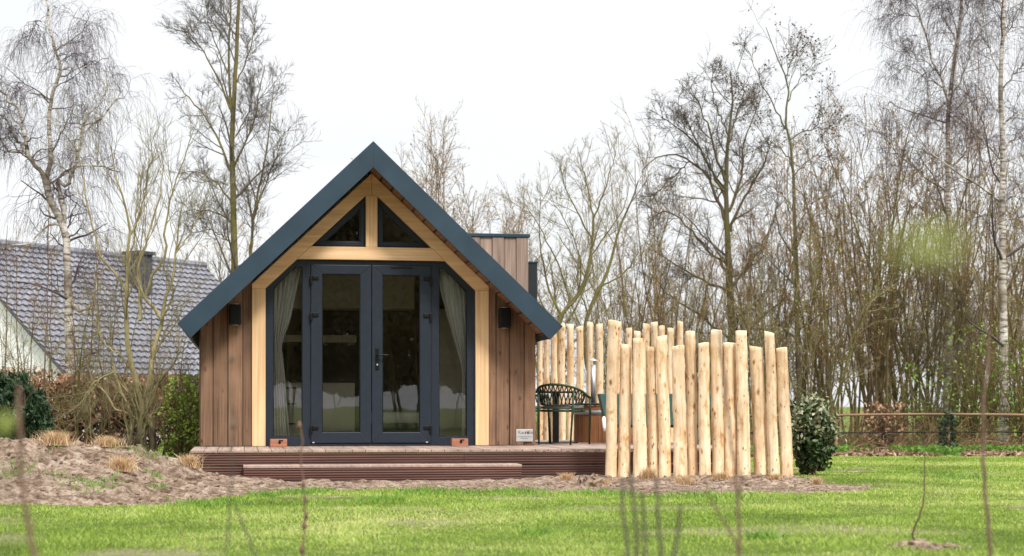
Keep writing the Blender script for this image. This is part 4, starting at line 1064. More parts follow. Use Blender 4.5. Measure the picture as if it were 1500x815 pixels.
# yellow-barked shrub in front of the tiled roof
Y = 22.0; b = P3(210, 690, Y); T = Tree('coppiced_willow', 'yellow-barked multi-stemmed bare willow growing before the beech hedge', 'tree', (b[0], b[1], 0))
T.limb(px2w([(208, 690), (207, 640), (206, 600)], Y, 0), .11, .09, 9, 8, .01)
T.limb(px2w([(224, 690), (222, 640), (216, 598)], Y, 0), .08, .06, 9, 8, .01)
T.limb(px2w([(188, 690), (190, 650), (196, 610)], Y, 0), .06, .04, 9, 8, .01)
for pth, r0 in (([(208, 605), (204, 580), (195, 548), (187, 510), (184, 473), (185, 430), (187, 390), (190, 345), (183, 300), (168, 250), (160, 205)], .062), ([(214, 602), (220, 560), (223, 530), (230, 495), (237, 468), (242, 440), (253, 405), (258, 370), (262, 330), (270, 290)], .06), ([(237, 468), (224, 450), (212, 436), (198, 405), (192, 370)], .038), ([(218, 590), (230, 565), (245, 545), (257, 530), (264, 505), (270, 488)], .032), ([(196, 610), (178, 575), (168, 545), (162, 500), (160, 470)], .03), ([(205, 470), (205, 430), (202, 400), (212, 360), (226, 320), (236, 280), (240, 240)], .035), ([(190, 345), (205, 310), (214, 270), (222, 225)], .024), ([(237, 466), (252, 440), (256, 420)], .034), ([(212, 436), (226, 400), (240, 380), (243, 330), (250, 290), (268, 240), (280, 200)], .03), ([(195, 548), (175, 520), (150, 500), (140, 470)], .025), ([(185, 430), (170, 400), (150, 380), (140, 345), (128, 300), (118, 240), (115, 205)], .026), ([(168, 545), (140, 560), (120, 590)], .024), ([(196, 610), (170, 600), (150, 570), (130, 560)], .022), ([(204, 620), (232, 600), (240, 580)], .02), ([(258, 370), (280, 340), (296, 300)], .018), ([(187, 390), (196, 350), (200, 300), (205, 250)], .02)):
    T.limb(px2w(pth, Y), r0, .007, 7, 16, .008)
T.dress([dict(k=10, t0=.2, t1=1, ang=34, ratio=.42, rr=.45, npts=7, gnarl=.07, trop=.10, minr=.0042, sides=4, decay=.2),
         dict(k=5, t0=.2, t1=1, ang=34, ratio=.5, rr=.55, npts=5, gnarl=.10, trop=.08, minr=.0026, decay=.2),
         dict(k=4, t0=.2, t1=1, ang=36, ratio=.5, rr=.6, npts=4, gnarl=.12, trop=.06, minr=.0018)], 3.0)
T.done(M_willow, M_twig_olive)

# smaller olive tree right of the dormer
Y = 29.0; b = P3(845, 660, Y); T = Tree('olive_barked_tree', 'olive-barked bare tree forking above the back row of stakes', 'tree', (b[0], b[1], 0))
T.limb(px2w([(812, 662), (815, 560), (818, 480), (823, 462), (835, 445), (849, 429), (858, 405), (865, 376), (869, 323)], Y, 0), .08, .03, 8, 20, .006)
T.limb(px2w([(870, 662), (866, 560), (856, 495), (862, 460), (880, 420), (895, 385), (905, 340), (925, 295), (935, 265)], Y, .05), .085, .016, 8, 20, .006)
for pth, r0 in (([(869, 323), (862, 280), (853, 245), (846, 215)], .025), ([(869, 323), (882, 290), (893, 255), (902, 225)], .025), ([(867, 350), (845, 310), (828, 275), (820, 240)], .025), ([(823, 462), (806, 430), (796, 385), (790, 340), (792, 290)], .035), ([(835, 445), (822, 400), (800, 350), (770, 300)], .028), ([(849, 429), (850, 380), (836, 340), (812, 300)], .022), ([(865, 376), (890, 340), (912, 310), (922, 270)], .022), ([(862, 460), (850, 430), (842, 400)], .025), ([(880, 420), (915, 400), (940, 360)], .022), ([(818, 480), (800, 455), (785, 420), (780, 380)], .028)):
    T.limb(px2w(pth, Y), r0, .007, 6, 14, .008)
T.dress([dict(k=10, t0=.15, t1=1, ang=40, ratio=.36, rr=.5, npts=6, gnarl=.10, trop=.10, minr=.005, sides=4, decay=.25),
         dict(k=6, t0=.15, t1=1, ang=40, ratio=.55, rr=.55, npts=5, gnarl=.12, trop=.08, minr=.0033, decay=.3),
         dict(k=5, t0=.2, t1=1, ang=40, ratio=.6, rr=.6, npts=4, gnarl=.12, trop=.08, minr=.0022)], 3.8)
T.done(M_bark_olive, M_twig_olive)

# big rounded tree
Y = 36.0; b = P3(1072, 655, Y); T = Tree('broad_bare_tree', 'broad rounded bare tree standing highest behind the front stakes', 'tree', (b[0], b[1], 0))
T.limb(px2w([(1074, 658), (1073, 560), (1072, 480), (1066, 356), (1064, 266), (1069, 181), (1074, 140), (1070, 105)], Y, 0), .18, .02, 10, 26, .006)
for pth, r0 in (([(1066, 330), (1050, 290), (1035, 254), (1010, 236), (985, 226), (962, 232), (940, 252)], .06), ([(1065, 300), (1048, 262), (1024, 215), (998, 190), (968, 172)], .055), ([(1064, 270), (1046, 215), (1035, 175), (1022, 150), (1008, 128)], .05), ([(1070, 340), (1088, 295), (1103, 266), (1120, 235), (1130, 205)], .055), ([(1068, 310), (1084, 260), (1090, 215), (1102, 175), (1108, 150)], .05), ([(1068, 200), (1052, 160), (1042, 130), (1045, 105)], .03), ([(1072, 190), (1086, 150), (1090, 118)], .03), ([(1070, 400), (1040, 370), (1005, 330), (975, 310), (950, 320)], .05), ([(1072, 430), (1050, 420), (1010, 400), (970, 375), (945, 355)], .045), ([(1073, 420), (1105, 380), (1130, 330), (1140, 290)], .05), ([(1073, 470), (1110, 440), (1140, 400)], .045), ([(1024, 215), (1005, 175), (990, 150)], .025), ([(1073, 500), (1035, 470), (990, 440), (950, 400)], .045), ([(1010, 236), (985, 260), (960, 285)], .022)):
    T.limb(px2w(pth, Y), r0, .012, 7, 14, .02)
T.dress([dict(k=13, t0=.12, t1=1, ang=48, ratio=.34, rr=.5, npts=7, gnarl=.14, trop=.05, minr=.008, sides=4, decay=.3),
         dict(k=8, t0=.15, t1=1, ang=48, ratio=.6, rr=.55, npts=5, gnarl=.16, trop=.05, minr=.005, decay=.3),
         dict(k=6, t0=.15, t1=1, ang=45, ratio=.6, rr=.6, npts=4, gnarl=.18, trop=.05, minr=.0034, decay=.3)], 4.6)
T.done(M_bark_grey, M_twig_grey)

# alder with cones
Y = 33.0; b = P3(1172, 655, Y); T = Tree('cone_bearing_alder', 'slender bare alder dotted with dark cones in its high crown', 'tree', (b[0], b[1], 0))
T.limb(px2w([(1172, 660), (1170, 560), (1168, 469), (1165, 350), (1158, 215), (1151, 181), (1154, 125), (1140, 85), (1126, 51), (1122, 40)], Y, 0), .10, .010, 9, 26, .006)
al = [([(1151, 190), (1134, 155), (1117, 125), (1105, 98), (1094, 70)], .025), ([(1155, 205), (1175, 195), (1193, 187), (1208, 165), (1224, 146)], .022), ([(1153, 150), (1170, 120), (1185, 100), (1196, 82)], .018), ([(1150, 115), (1160, 90), (1166, 66)], .014), ([(1160, 235), (1140, 215), (1120, 200), (1105, 180)], .02), ([(1162, 260), (1182, 235), (1200, 225), (1215, 205)], .02), ([(1164, 310), (1140, 280), (1118, 270)], .018), ([(1165, 340), (1190, 300), (1205, 290)], .018), ([(1117, 125), (1108, 140), (1092, 145)], .01), ([(1193, 187), (1207, 190), (1220, 182)], .01)]
for pth, r0 in al: T.limb(px2w(pth, Y), r0, .006, 6, 14, .015)
T.dress([dict(k=10, t0=.25, t1=1, ang=50, ratio=.38, rr=.5, npts=6, gnarl=.14, trop=.04, minr=.005, sides=4, decay=.2),
         dict(k=7, t0=.15, t1=1, ang=48, ratio=.6, rr=.55, npts=5, gnarl=.16, trop=.03, minr=.0035, decay=.2),
         dict(k=4, t0=.2, t1=1, ang=45, ratio=.5, rr=.6, npts=3, gnarl=.2, trop=.0, minr=.0025)], 3.0)
root = T.done(M_bark_grey, M_twig_grey)
tp = T.tips[:, -1]; tp = tp[tp[:, 2] > 5.2]; tp = tp[rng.uniform(size=len(tp)) < .22]
v, f, a = leaves(tp, .034, 1.3); v2, f2, a2 = leaves(tp + rng.normal(size=tp.shape) * .006, .034, 1.3)
v, f, a = merge_leaf([(v, f, a), (v2, f2, a2)])
tag(mesh_np('cones', v - T.base, f, M_bark_brown, root), kind='stuff')

# right birches
Y = 34.0; b = P3(1388, 660, Y); T = Tree('silver_birch', 'pale-barked birch forking high up, left one of the two on the right', 'tree', (b[0], b[1], 0), None)
T.limb(px2w([(1386, 662), (1388, 560), (1391, 417), (1389, 330), (1389, 258), (1390, 155), (1396, 105), (1402, 67), (1409, 0), (1412, -70)], Y, 0), .13, .03, 10, 28, .004)
for pth, r0 in (([(1390, 150), (1381, 122), (1371, 103), (1360, 65), (1350, 31), (1340, 0), (1335, -50)], .045), ([(1386, 280), (1360, 262), (1335, 242), (1305, 215), (1283, 186), (1274, 150)], .04), ([(1388, 134), (1370, 122), (1350, 111), (1324, 100), (1310, 110)], .022), ([(1392, 146), (1405, 120), (1417, 93), (1430, 60), (1438, 26), (1446, -20)], .028), ([(1402, 67), (1390, 40), (1375, 20), (1362, 12)], .018), ([(1405, 40), (1418, 10), (1424, -30)], .018), ([(1389, 250), (1410, 230), (1430, 190), (1440, 160)], .022), ([(1371, 103), (1355, 90), (1335, 85), (1320, 60)], .018), ([(1350, 31), (1332, 20), (1312, 20), (1300, 5)], .018), ([(1390, 200), (1372, 180), (1362, 150)], .018), ([(1350, 0), (1320, -30), (1295, -35)], .018)):
    T.limb(px2w(pth, Y), r0, .008, 7, 14, .015)
T.dress([dict(k=9, t0=.2, t1=1, ang=50, ratio=.34, rr=.42, npts=7, gnarl=.14, trop=.03, minr=.006, sides=4, decay=.25),
         dict(k=6, t0=.15, t1=1, ang=55, ratio=.8, rr=.45, npts=6, gnarl=.14, trop=-.04, minr=.004, decay=.2),
         dict(k=6, t0=.1, t1=1, ang=50, ratio=1.5, rr=.5, npts=7, gnarl=.10, trop=-.42, minr=.0021, taper=.7, decay=.2)], 5.2)
T.done(M_birch, M_twig_purple)
Y = 31.0; b = P3(1470, 662, Y); T = Tree('silver_birch', 'straight pale-barked birch near the right edge, right one of the two', 'tree', (b[0], b[1], 0), None)
T.limb(px2w([(1470, 664), (1471, 560), (1469, 417), (1468, 320), (1469, 232), (1466, 103), (1470, 40), (1471, 0), (1473, -70)], Y, 0), .125, .035, 10, 28, .004)
for pth, r0 in (([(1466, 235), (1440, 205), (1420, 185), (1402, 170), (1390, 160)], .028), ([(1465, 296), (1435, 272), (1402, 253), (1370, 228), (1340, 201), (1325, 180)], .034), ([(1472, 182), (1490, 168), (1505, 160), (1530, 140)], .026), ([(1468, 130), (1485, 110), (1510, 80)], .024), ([(1468, 110), (1452, 80), (1440, 50), (1436, 10)], .022), ([(1471, 60), (1485, 30), (1500, 0)], .02), ([(1470, 20), (1455, -10), (1440, -20)], .018), ([(1470, 300), (1492, 280), (1515, 270)], .024), ([(1470, 220), (1485, 205), (1505, 198)], .02), ([(1468, 170), (1450, 150), (1430, 140), (1412, 145)], .02)):
    T.limb(px2w(pth, Y), r0, .008, 7, 14, .015)
T.dress([dict(k=9, t0=.2, t1=1, ang=50, ratio=.34, rr=.42, npts=7, gnarl=.14, trop=.03, minr=.006, sides=4, decay=.25),
         dict(k=6, t0=.15, t1=1, ang=55, ratio=.8, rr=.45, npts=6, gnarl=.14, trop=-.04, minr=.0036, decay=.2),
         dict(k=6, t0=.1, t1=1, ang=50, ratio=1.5, rr=.5, npts=7, gnarl=.10, trop=-.42, minr=.0019, taper=.7, decay=.2)], 5.0)
T.done(M_birch, M_twig_purple)

# generic thicket trees (prototypes, then copies)
def thicket(seed, nst, H, spread, fan, mt, mc, label, name='thicket_tree', k=(9, 5, 4), tp=.05, r0=.05):
    global rng
    rng = np.random.default_rng(seed)
    T = Tree(name, label, 'tree', (0, 0, 0), 'bare multi-stemmed trees in the thicket')
    for i in range(nst):
        az = rng.uniform(0, 6.28); rad = rng.uniform(0, spread); f_ = rng.uniform(.1, 1) * fan
        h_ = H * rng.uniform(.65, 1.05); p = np.array([rad * math.cos(az), rad * math.sin(az), 0.]); d = np.array([math.cos(az) * f_, math.sin(az) * f_, 1.]); d /= np.linalg.norm(d)
        pts = [p]
        for j in range(9):
            d = d + rng.normal(size=3) * .07 + np.array([0, 0, .04]); d /= np.linalg.norm(d); p = p + d * h_ / 9; pts.append(p)
        T.limb(pts, r0 * rng.uniform(.5, 1.1), .010, 6, 12)
    T.dress([dict(k=k[0], t0=.2, t1=1, ang=36, ratio=.28, rr=.5, npts=6, gnarl=.12, trop=tp, minr=.008, sides=4, decay=.35),
             dict(k=k[1], t0=.15, t1=1, ang=40, ratio=.55, rr=.55, npts=5, gnarl=.15, trop=tp, minr=.0055),
             dict(k=k[2], t0=.15, t1=1, ang=40, ratio=.55, rr=.6, npts=4, gnarl=.15, trop=tp, minr=.004)])
    r_ = T.done(mt, mc)
    tp_ = T.tips[:, -1]; tp_ = tp_[rng.uniform(size=len(tp_)) < .35]
    v, f, a = leaves(tp_, .030, 1.7)
    o = mesh_np('spring_buds', v, [f], L_buds, r_, var=a); o['kind'] = 'stuff'
    return r_
LB = 'bare brown multi-stemmed tree crowded in the thicket behind the rail fence'
protos = [thicket(11, 8, 6.2, .5, .35, M_bark_olive, M_twig_brown, LB), thicket(12, 6, 7.0, .4, .28, M_bark_brown, M_twig_brown, LB), thicket(13, 10, 5.2, .6, .5, M_bark_olive, M_twig_olive, LB, k=(8, 5, 4)), thicket(14, 5, 6.6, .35, .22, M_bark_olive, M_twig_brown, LB, r0=.065)]
rng = np.random.default_rng(99)
# (pixel x, distance, prototype, scale)
spots = []
pxs = np.linspace(930, 1530, 24)
for i, px in enumerate(pxs): spots.append((px + rng.uniform(-12, 12), rng.uniform(32, 36), i % 4, rng.uniform(.80, 1.05) if px > 1180 else rng.uniform(.6, .8)))
for i, px in enumerate(np.linspace(900, 1540, 21)): spots.append((px + rng.uniform(-15, 15), rng.uniform(38, 45), (i + 2) % 4, (rng.uniform(.95, 1.25) if px > 1200 else rng.uniform(.75, 1.0))))
grp2 = 'bare trees behind the cabin'
back = [(585, 44, 2, .95), (620, 44, 1, .88), (682, 36, 1, .74), (715, 44, 3, .95), (600, 40, 1, .95), (622, 38, 3, .90), (640, 37, 0, .88), (655, 40, 3, 1.02), (672, 39, 1, .98), (700, 42, 0, .98), (725, 39, 2, .88), (745, 40, 1, .74), (575, 42, 3, .84), (790, 38, 3, .75), (830, 43, 0, .9), (880, 40, 2, .85), (925, 44, 1, .9), (420, 40, 0, .85), (375, 44, 2, 1.0), (300, 46, 1, .9), (445, 46, 3, .9), (240, 44, 2, .9), (970, 36, 2, .72)]
used = set()
def place(px, Y, k, sc, label=None, group=None):
    if k in used: o = copy_tree(protos[k])
    else: o = protos[k]; used.add(k)
    X = (px - CX) * Y / F; o.location = (X, Y, -.03); o.rotation_euler = (0, 0, rng.uniform(0, 6.28)); o.scale = (sc * .95, sc * .95, sc)
    if label: o['label'] = label; o['group'] = group
    return o
for s in spots: place(*s)
for px, Y_, k_, sc_, lb in ((25, 23.6, 2, .42, 'small olive bush of bare twigs before the white gable'), (128, 23.5, 2, .50, 'bare olive twig bush between the dark evergreen and the willow'), (262, 24.0, 0, .42, 'small bare bush of brown twigs close to the left cabin wall')): place(px, Y_, k_, sc_, lb, 'small bare bushes at the left')
for s in back: place(*s, 'bare bushy tree rising behind the cabin and its terrace', grp2)
# trees on the photographer's side of the garden, mirrored in the panes
for i, X in enumerate(np.linspace(-16, 20, 13)):
    o = place(750, 20, i % 4, rng.uniform(1.2, 1.6), 'bare tree on the far side of the garden, facing the cabin doors', 'bare trees facing the cabin')
    o.location = (X + rng.uniform(-1, 1), rng.uniform(-20, -12), 0)

# thin dark saplings on the left
def saplings():
    T = Tree('bare_saplings', 'cluster of thin bare saplings at the left edge before the white gable', 'tree', P3(60, 670, 23)[:2] + (0,))
    for px, top, lean in ((5, 330, 6), (30, 360, -8), (62, 300, 10), (72, 380, 4), (128, 400, 12), (150, 350, -10), (160, 420, 10), (40, 420, 14), (110, 440, -6)):
        T.limb(px2w([(px, 665), (px + lean * .2, 560), (px + lean * .7, 460), (px + lean, top)], 23 + rng.uniform(-1, 1.5), .02), .022, .005, 6, 12, .01)
    T.dress([dict(k=10, t0=.15, t1=1, ang=34, ratio=.22, rr=.5, npts=6, gnarl=.10, trop=.06, minr=.004, sides=4),
             dict(k=5, t0=.15, t1=1, ang=36, ratio=.6, rr=.55, npts=5, gnarl=.14, trop=.0, minr=.003),
             dict(k=2, t0=.15, t1=1, ang=36, ratio=.6, rr=.6, npts=4, gnarl=.14, trop=-.1, minr=.0024)])
    T.done(M_bark_brown, M_twig_brown, 'stems', 'twigs')
saplings()

# ------------------------------------------------------------------ hedge and shrubs
def shrub(name, label, cat, x0, x1, y0, y1, z0, z1, nl, size, mat, nst, stemmat, shape='box', up=0., elong=1.8, topdense=0, hollow=0, parts=None):
    c = ((x0 + x1) / 2, (y0 + y1) / 2, 0); r = empty(name, c, 0, label, cat)
    hx_, hy_ = (x1 - x0) / 2, (y1 - y0) / 2
    P = rng.uniform(-1, 1, (nl * 3 if shape != 'belt' else nl, 3))
    if shape == 'ball':
        rad = np.linalg.norm(P, axis=1); nz = np.array([mn.noise(Vector((p * 2.2).tolist()) + Vector((x0, 0, 0))) for p in P])
        P = P[(rad < .92 + .55 * nz) & (rad > .35)]
    elif shape == 'box':
        nz = np.array([mn.noise(Vector((p[0] * hx_ * 1.8 + x0, p[1] * 2, p[2] * 1.5))) for p in P])
        q = (P[:, 2] + 1) / 2
        P = P[(rng.uniform(size=len(P)) < (1 - topdense) + topdense * q ** 1.6) & (nz > -.22) & (P[:, 2] < .86 + nz * .5)]
    if shape == 'belt': P[:, 2] = rng.uniform(-1, 1, len(P)) + .05 * np.sin(P[:, 0] * 40)
    if shape == 'bushy':
        nz = np.array([mn.noise(Vector((p[0] * 2.5 + x0, p[1] * 2, p[2] * 2.5))) for p in P])
        P = P[(nz > -.05) & (np.abs(P[:, 0]) < .75 + nz) & (P[:, 2] < .8 + nz)]
    P = P[:nl]
    W = np.stack([P[:, 0] * hx_, P[:, 1] * hy_, z0 + (P[:, 2] + 1) / 2 * (z1 - z0)], 1)
    v, f, a = leaves(W, size, elong, up)
    tb2 = Tubes()
    n = nst; bs = np.stack([rng.uniform(-.6, .6, n) * hx_ * (1.55 if shape in ('box', 'belt') else .3), rng.uniform(-.4, .4, n) * hy_, np.zeros(n)], 1)
    pts = [bs]; d = np.stack([rng.normal(size=n) * (.25 if shape == 'box' else .2), rng.normal(size=n) * .12, np.ones(n)], 1)
    for j in range(6):
        d = unit(d + rng.normal(size=d.shape) * .2); pts.append(pts[-1] + d * (z1 / 6.3))
    PP = np.stack(pts, 1); RR = np.tile(np.linspace(.016, .004, 7), (n, 1)); tb2.add(PP, RR, 4)
    P2, R2, L2 = spawn(PP, RR, np.full(n, z1), 8, .1, 1, 50, .4 if shape != 'ball' else .16, .6, 5, .25, .0, .003); tb2.add(P2, R2, 3)
    tb2.build('stems', stemmat, r); mesh_np('foliage', v, [f], mat, r, var=a)
    return r, W
Yh = 25.5
shrub('beech_hedge', 'brown-leaved beech hedge in front of the tiled-roof house', 'hedge', P3(60, 0, Yh)[0], P3(330, 0, Yh)[0], Yh - .45, Yh + .45, .05, 1.26, 8500, .045, L_beech, 150, M_bark_brown, 'box', 0, 1.7, .92)
shrub('brown_hedge', 'thin twiggy hedge section at far left behind the dark evergreen', 'hedge', P3(-60, 0, 25)[0], P3(75, 0, 25)[0], 24.6, 25.4, .05, 1.36, 2600, .04, L_beech, 110, M_twig_brown, 'box', 0, 1.7, .85)
shrub('evergreen_shrub', 'dark green upright evergreen at the left edge behind the soil mound', 'shrub', P3(-35, 0, 21)[0], P3(72, 0, 21)[0], 20.5, 21.5, .05, 1.2, 9000, .03, L_yew, 12, M_bark_brown, 'ball', 1.2, 3.2)
shrub('privet_bush', 'light green leafy bush against the left cabin wall', 'shrub', P3(238, 0, 22)[0], P3(305, 0, 22)[0], 21.7, 22.4, .0, 1.2, 1700, .030, L_privet, 14, M_bark_olive, 'bushy', 0, 1.6, 0)
r_, W = shrub('laurel_shrub', 'dense dark green evergreen shrub beside the last front stake', 'shrub', P3(1153, 0, 18.9)[0], P3(1220, 0, 18.9)[0], 18.6, 19.15, .0, .84, 5200, .030, L_laurel, 14, M_bark_brown, 'ball', .3, 1.7)
top = W[(W[:, 2] > .42)]; top = top[rng.uniform(size=len(top)) < .6]
v, f, a = leaves(top + np.array([0, -.03, .03]) + rng.normal(size=top.shape) * .06, .030, 1.9, .4)
mesh_np('pale_young_leaves', v, [f], L_varie, r_, var=a)

# undergrowth behind the fence: green spring bushes
for px0, px1, yy, h_, nl, lab in ((1385, 1480, 31.5, 2.3, 520, 'light green leafy bush behind the rail fence near the birches'), (1320, 1400, 32, 1.6, 260, 'thin green spring-leaved bush left of the ivy-clad post'), (1455, 1550, 30.5, 2.0, 420, 'green leafy bush at the right edge behind the rail fence')):
    shrub('spring_bush', lab, 'shrub', P3(px0, 0, yy)[0], P3(px1, 0, yy)[0], yy - .5, yy + .5, .1, h_, nl, .042, L_spring, 24, M_bark_olive, 'bushy', 0, 1.6)
shrub('beech_bush', 'rust-brown leafy bush behind the rail fence right of the evergreen shrub', 'shrub', P3(1262, 0, 30)[0], P3(1325, 0, 30)[0], 29.7, 30.3, .0, .85, 520, .045, L_beech, 26, M_bark_brown, 'bushy', 0, 1.5, .3)
# low bramble line (dead twigs) - uncountable
tb3 = Tubes(); n = 1500
X = rng.uniform(-2, 10.5, n); Yb = rng.uniform(29.3, 33, n); p = np.stack([X, Yb, np.zeros(n)], 1); d = unit(np.stack([rng.normal(size=n) * .8, rng.normal(size=n) * .5, rng.uniform(.3, 1.2, n)], 1)); pts = [p]
for j in range(5): d = unit(d + rng.normal(size=d.shape) * .3 + np.array([0, 0, -.10])); pts.append(pts[-1] + d * .17)
tb3.add(np.stack(pts, 1), np.tile(np.linspace(.009, .003, 6), (n, 1)), 3)
tag(tb3.build('brambles', M_twig_brown), 'tangle of dead brown bramble stems along the thicket foot', 'brambles', kind='stuff')
r_, _w = shrub('tree_belt', 'dense dark tree belt on the far side of the garden, facing the cabin', 'tree belt', -34, 30, -20, -16, 1.35, 10, 300000, .17, L_belt, 90, M_bark_brown, 'belt', 0, 1.4)
# ground ivy and leaf litter strip
n = 9000; X = rng.uniform(2.5, 10.5, n); Yb = 26.6 + np.abs(rng.normal(size=n)) * 1.6
nz = np.array([mn.noise(Vector((x * 1.1, y * .8, 4))) for x, y in zip(X, Yb)])
k1 = nz > .05
v, f, a = leaves(np.stack([X[k1], Yb[k1], rng.uniform(.01, .12, k1.sum())], 1), .045, 1.6, .6)
tag(mesh_np('ground_cover', v, [f], L_weed, var=a * .4), 'low green plants along the foot of the rail fence', 'ground cover', kind='stuff')
k2 = nz < .22
v, f, a = leaves(np.stack([X[k2], Yb[k2] - .4, rng.uniform(.005, .035, k2.sum())], 1), .05, 1.8)
tag(mesh_np('leaf_litter', v, [f], L_litter, var=a), 'brown dead leaves and plant debris at the lawn edge', 'leaf litter', kind='stuff')

# ------------------------------------------------------------------ rail fence
fe = empty('rail_fence', (3.0, 28.5, 0), 0, 'low rail fence with brown top rail and wire mesh at the lawn edge', 'fence')
def frel(m): 
    m.v = [(x - 3.0, y - 28.5, z) for x, y, z in m.v]; return m
x0, x1 = 3.9, 10.5; n = 14
z_of = lambda x: .63 + .012 * math.sin(x * 1.1)
m = MB().tube([(x, 28.5, z_of(x)) for x in np.linspace(x0, x1, n)], .021, 8); frel(m).build('top_rail', M_rail, fe, smooth=True)
m = MB().tube([(x, 28.52, .34 + .01 * math.sin(x)) for x in np.linspace(x0, x1, n)], .012, 6); frel(m).build('lower_rail', M_black, fe, smooth=True)
m = MB(); [m.tube([(x, 28.54, .02), (x, 28.54, .33)], .0022, 3, False) for x in np.arange(x0, x1, .12)]; [m.tube([(x0, 28.54, z), (x1, 28.54, z)], .0022, 3, False) for z in (.08, .16, .24)]
frel(m).build('wire_mesh', M_stemg, fe)
for px in (1060, 1225, 1390, 1555):
    x = (px - CX) * 28.5 / F; frel(MB().tube([(x, 28.56, -.05), (x, 28.56, .66)], .035, 8)).build('post', M_rail, fe)
x = (1390 - CX) * 28.5 / F
n = 420; th = rng.uniform(0, 6.28, n); zz_ = rng.uniform(.02, .68, n); rr_ = rng.uniform(.05, .16, n)
v, f, a = leaves(np.stack([rr_ * np.cos(th), rr_ * np.sin(th), zz_], 1), .05, 1.2)
iv = mesh_np('ivy', v, [f], L_ivy, var=a); iv.location = (x, 28.56, 0); tag(iv, 'dark ivy wrapped around a post of the rail fence', 'ivy')

# ------------------------------------------------------------------ dry tufts
def find_ground(px, py):
    for Y in np.arange(8, 24, .04):
        x, _, z = P3(px, py, Y)
        if gh(x, Y)[0][0] > z: return x, Y
    return (px - CX) * 18 / F, 18.0
tufts = [(80, 653, .22, .16, 'wide straw-coloured grass tuft on the mound crest, leftmost'), (158, 655, .2, .13, 'straw-coloured grass tuft on the mound crest behind the middle one'), (177, 690, .17, .17, 'straw tuft on the front slope of the soil mound'), (278, 685, .13, .17, 'straw tuft against the left corner of the deck'),
         (829, 704, .09, .11, 'small straw tuft before the deck, left of the stakes'), (883, 711, .10, .09, 'low straw tuft at the foot of the first front stake'), (950, 700, .12, .17, 'wispy straw tuft at the foot of the fourth front stake'), (1003, 709, .13, .12, 'straw tuft before the sixth front stake'), (1057, 703, .12, .11, 'straw tuft before the ninth front stake'), (1135, 702, .10, .08, 'tiny straw tuft before the thirteenth front stake'), (1197, 710, .07, .11, 'small straw tuft alone on the soil right of the stakes')]
for px, py, w_, h_, lab in tufts:
    x, Y = find_ground(px, py)
    if 895 < px < 1150: Y = min(Y, 17.6); x = (px - CX) * Y / F
    w_ *= .78; h_ *= .8; n = int(620 * w_ / .13); ang = rng.uniform(0, 6.28, n); rr_ = np.abs(rng.normal(size=n)) * w_ * .45
    bs = np.stack([rr_ * np.cos(ang) * 1.1, rr_ * np.sin(ang) * .7, np.zeros(n) - .01], 1)
    v, f, a = blades(bs, h_, .0045, .42)
    o = mesh_np('dry_grass_tuft', v, f, L_straw, var=a); o.location = (x, Y, float(gh(x, Y)[0][0])); tag(o, lab, 'grass tuft', 'dry straw-coloured grass tufts')
# dark clump of upturned earth near the deck
x, Y = find_ground(864, 712)
m = MB(); 
for i in range(26): 
    r_0 = random.uniform(.012, .035); m.tube([(random.gauss(0, .06), random.gauss(0, .04), -.02), (random.gauss(0, .06), random.gauss(0, .04), random.uniform(.03, .10))], [r_0, r_0 * .5], 5, True, None, 0, .5)
o = m.build('root_clump', M_clod); o.location = (x, Y, float(gh(x, Y)[0][0])); tag(o, 'dark clump of earth and roots between two straw tufts by the deck', 'root clump')

# ------------------------------------------------------------------ foreground stems
def stem(path, Y, r0, r1, label, mat, buds=0, br=(), wob=0.004, name='dead_stem', extend=True, group='thin dead stems rising in the foreground'):
    pts = [P3(px, py, Y) for px, py in path]
    if extend and pts[-1][2] > 0: pts.append((pts[-1][0] + (pts[-1][0] - pts[-2][0]) * .2, Y, -.02))
    pts = pts[::-1]; b = np.array(pts[0]); b[2] = 0; P_, Rr, _ = resample([np.array(p) - b for p in pts], [r0, r1], 24)
    P_[2:-1] += rng.normal(size=(21, 3)) * wob * .5
    T = Tubes(); T.add(P_[None], Rr[None], 6)
    for pth in br:
        q, r2, _ = resample([np.array(P3(a_, b_, Y)) - b for a_, b_ in pth], [r0 * .7, r1 * .7], 10); T.add(q[None], r2[None], 5)
    o = T.build(name, mat); o.location = tuple(b)
    if buds:
        for i in range(buds):
            m = MB()
            k = random.uniform(.35, 1) if i else 1; j = int(k * 23); p = P_[j]; rr_ = r0 * random.uniform(1.6, 2.4)
            off = np.array([random.uniform(-1, 1) * r0 * 1.5, 0, 0])
            m.tube([p + off + np.array([0, 0, -rr_ * 2]), p + off + np.array([0, 0, -rr_]), p + off, p + off + np.array([0, 0, rr_ * 1.8])], [rr_ * .4, rr_, rr_ * .9, .0006], 6)
            m.build('bud', mat, o, smooth=True)
    return tag(o, label, 'stem', group)
stem([(28, 565), (29, 620), (32, 700), (40, 760), (50, 815)], 3.2, .0068, .005, 'thick blurred reddish stem at the far left of the foreground', M_stem, 0)
stem([(337, 525), (338, 580), (341, 640), (336, 720), (332, 815)], 4.2, .003, .0022, 'tall thin blurred stem rising before the left cabin wall', M_stemg, 3)
stem([(440, 622), (442, 645), (440, 670), (445, 710), (446, 750), (443, 815)], 6.5, .004, .003, 'knobbly budded stem standing before the left glass door', M_stem, 9)
stem([(344, 738), (358, 775), (374, 815)], 5.5, .004, .003, 'short dark leaning stem low at left', M_stemg, 0)
